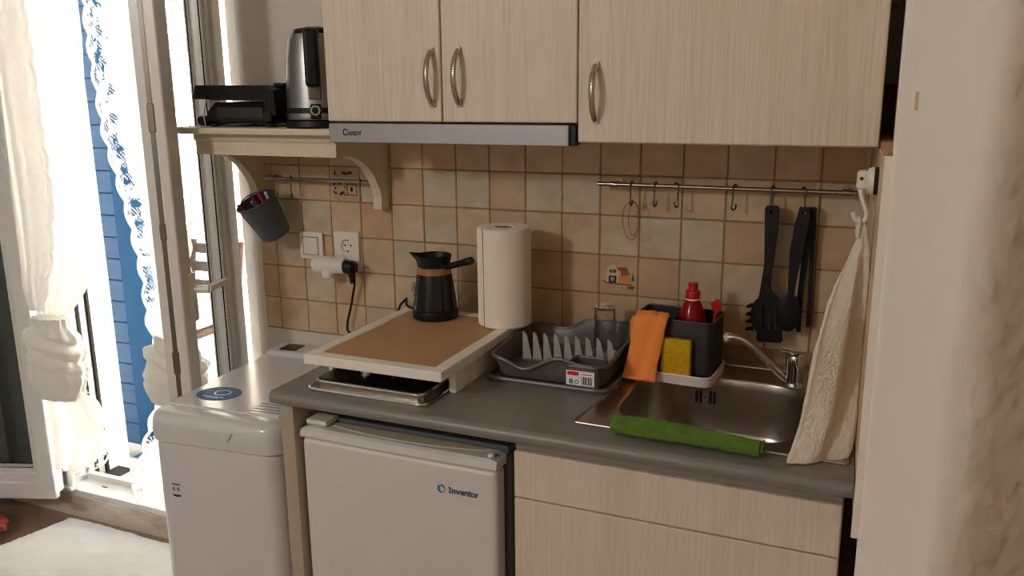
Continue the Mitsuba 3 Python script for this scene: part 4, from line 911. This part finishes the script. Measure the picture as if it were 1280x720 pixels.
add('contact_grill__lower_handle', G(rb(-.512, -.456, -.235, -.07, SZ+.002, SZ+.028, .011)), 'black_plastic', 40)
add('contact_grill__latch_wire', G(tube([(-.452, -.243, SZ+.07), (-.468, -.244, SZ+.03), (-.462, -.244, SZ+.004)], .0018, 8)), 'chrome', 40)
lab('kettle', 'stainless steel electric kettle with black handle on the wall shelf', 'kettle')
ex, ey = -.082, -.192
add('kettle__power_base', lathe([(0, SZ+.0005), (.083, SZ+.0005), (.085, SZ+.004), (.082, SZ+.016), (.076, SZ+.019), (0, SZ+.019)], 48, (ex, ey, 0)), 'black_plastic', 40)
add('kettle__body', lathe([(0, SZ+.020), (.077, SZ+.020), (.079, SZ+.026), (.078, SZ+.045), (.0765, SZ+.10), (.073, SZ+.16), (.066, SZ+.21), (.06, SZ+.225), (0, SZ+.228)], 64, (ex, ey, 0)), 'brushed_steel', 40)
add('kettle__lid', lathe([(0, SZ+.2285), (.052, SZ+.2285), (.050, SZ+.236), (.02, SZ+.242), (0, SZ+.243)], 40, (ex, ey, 0)), 'black_plastic', 40)
add('kettle__band', lathe([(.07, SZ+.036), (.0796, SZ+.036), (.0794, SZ+.049), (.07, SZ+.049)], 64, (ex, ey, 0)), 'black_plastic', 40)
hd_ = np.array([.50, -.866, 0.]); hx_ = np.array([.866, .50, 0.])
HM = np.eye(4); HM[:3, 0] = hx_; HM[:3, 1] = hd_; HM[:3, 2] = [0, 0, 1]; HM[:3, 3] = (ex, ey, 0)
HM2 = np.eye(4); HM2[:3, 0] = -hx_; HM2[:3, 1] = hd_; HM2[:3, 2] = [0, 0, 1]; HM2[:3, 3] = (ex, ey, 0)
add('kettle__handle', place(cat(rb(-.017, .017, .088, .118, SZ+.098, SZ+.232, .009), rb(-.016, .016, .05, .110, SZ+.208, SZ+.234, .009), rb(-.014, .014, .068, .10, SZ+.098, SZ+.122, .006)), HM2), 'black_plastic', 40)
add('kettle__water_window', place(rb(-.0155, .0155, .070, .0790, SZ+.068, SZ+.20, .004), HM2), 'dark_steel', 40)
add('kettle__knob_mount', place(rb(-.013, .013, .074, .083, SZ+.022, SZ+.058, .004), HM2), 'black_plastic', 40)
kn = place(lathe([(0, 0), (.0125, 0), (.0125, .006), (.0115, .007), (.0085, .007), (.0085, .0062), (0, .0062)], 28), HM2 @ np.array([[1, 0, 0, 0], [0, 0, 1, .082], [0, -1, 0, SZ+.043], [0, 0, 0, 1.]]))
add('kettle__knob', kn, 'chrome', 40)
add('kettle__knob_face', place(lathe([(0, 0), (.0082, 0), (.0082, .0006), (0, .0006)], 24), HM2 @ np.array([[1, 0, 0, 0], [0, 0, 1, .0884], [0, -1, 0, SZ+.043], [0, 0, 0, 1.]])), 'black_plastic')

# ------------------------------------------------------------------ wall cabinets and hood
def cab_handle(key, x, z0, z1, y=-.3495):
    zc, L_ = (z0+z1)/2, (z1-z0)/2
    pts = [(x, y-.003-.026*max(0, 1-((z-zc)/L_)**2)**.8, z) for z in np.linspace(z0, z1, 26)]
    m = []
    rr_ = .0062*np.ones(26)
    body_ = tube(pts, rr_, 10, flat=.62)
    rid = [tube([np.array(p)+np.array([-.0062, -.0036, 0]), np.array(p)+np.array([.0062, -.0036, 0])], .0011, 6) for p in pts[4:-4]]
    return cat(body_, rid, bx(x-.0065, x+.0065, y-.007, y-.0002, z0-.004, z0+.012), bx(x-.0065, x+.0065, y-.007, y-.0002, z1-.012, z1+.004))
lab('wall_cabinet', 'cream wood wall cabinet with two doors above the extractor hood', 'cabinet')
add('wall_cabinet__carcass', cat(bx(.0555, .0735, -.331, -.004, 1.4575, 2.15), bx(.639, .656, -.331, -.004, 1.4575, 2.15), bx(.0735, .639, -.331, -.004, 1.4575, 1.475), bx(.0735, .639, -.331, -.004, 2.132, 2.15), bx(.0735, .639, -.02, -.004, 1.475, 2.132)), 'cream_wood')
add('wall_cabinet__door', bx(.0555, .3485, -.35, -.332, 1.459, 2.15, .002), 'cream_wood')
add('wall_cabinet__door__handle', cab_handle('a', .329, 1.494, 1.610), 'nickel', 40)
add('wall_cabinet__door_001', bx(.3525, .656, -.35, -.332, 1.459, 2.15, .002), 'cream_wood')
add('wall_cabinet__door_001__handle', cab_handle('a', .394, 1.495, 1.610), 'nickel', 40)
lab('wall_cabinet_001', 'cream wood wall cabinet with one wide door above the sink', 'cabinet')
add('wall_cabinet_001__carcass', cat(bx(.6595, .6775, -.331, -.004, 1.418, 2.15), bx(1.204, 1.222, -.331, -.004, 1.428, 2.15), bx(.6775, 1.204, -.331, -.004, 1.418, 1.436), bx(.6775, 1.204, -.331, -.004, 2.132, 2.15), bx(.6775, 1.204, -.02, -.004, 1.436, 2.132)), 'cream_wood')
add('wall_cabinet_001__door', bx(.6595, 1.222, -.35, -.332, 1.4205, 2.15, .002), 'cream_wood')
add('wall_cabinet_001__door__handle', cab_handle('a', .697, 1.462, 1.574), 'nickel', 40)
lab('extractor_hood', 'slim grey extractor hood under the two-door wall cabinet', 'extractor hood')
add('extractor_hood__body', bx(.066, .653, -.325, -.006, 1.4125, 1.456, .002), 'satin_grey')
add('extractor_hood__front', bx(.058, .640, -.353, -.326, 1.4115, 1.4545, .0015), 'satin_grey')
add('extractor_hood__end_cap', bx(.6405, .654, -.346, -.3255, 1.4125, 1.454), 'black_plastic')
add('extractor_hood__logo_text', cat(text('C', .0145, (.0945, -.3532, 1.4275), (1, 0, .0), (.12, 0, 1), .0008, True), text('ANDY', .0095, (.109, -.3532, 1.4275), (1, 0, 0), (.12, 0, 1), .0008, True)), 'print_black')

# ------------------------------------------------------------------ ceiling lamp (behind the camera)
lab('ceiling_lamp', 'round white glass pendant lamp hanging from the ceiling', 'lamp')
add('ceiling_lamp__cord', rod((LAMP_AT[0], LAMP_AT[1], LAMP_AT[2]+.11), (LAMP_AT[0], LAMP_AT[1], 2.56), .004, 8), 'white_plastic')
add('ceiling_lamp__rose', lathe([(0, 2.535), (.05, 2.54), (.055, 2.559), (0, 2.56)], 24, (LAMP_AT[0], LAMP_AT[1], 0)), 'white_plastic', 40)
scene['ceiling_lamp__globe'] = {'type': 'sphere', 'center': list(LAMP_AT), 'radius': .11, 'bsdf': {'type': 'ref', 'id': 'material_white_plastic'},
                               'emitter': {'type': 'area', 'radiance': rgb((LAMP*.98, LAMP*.97, LAMP*.98))}}
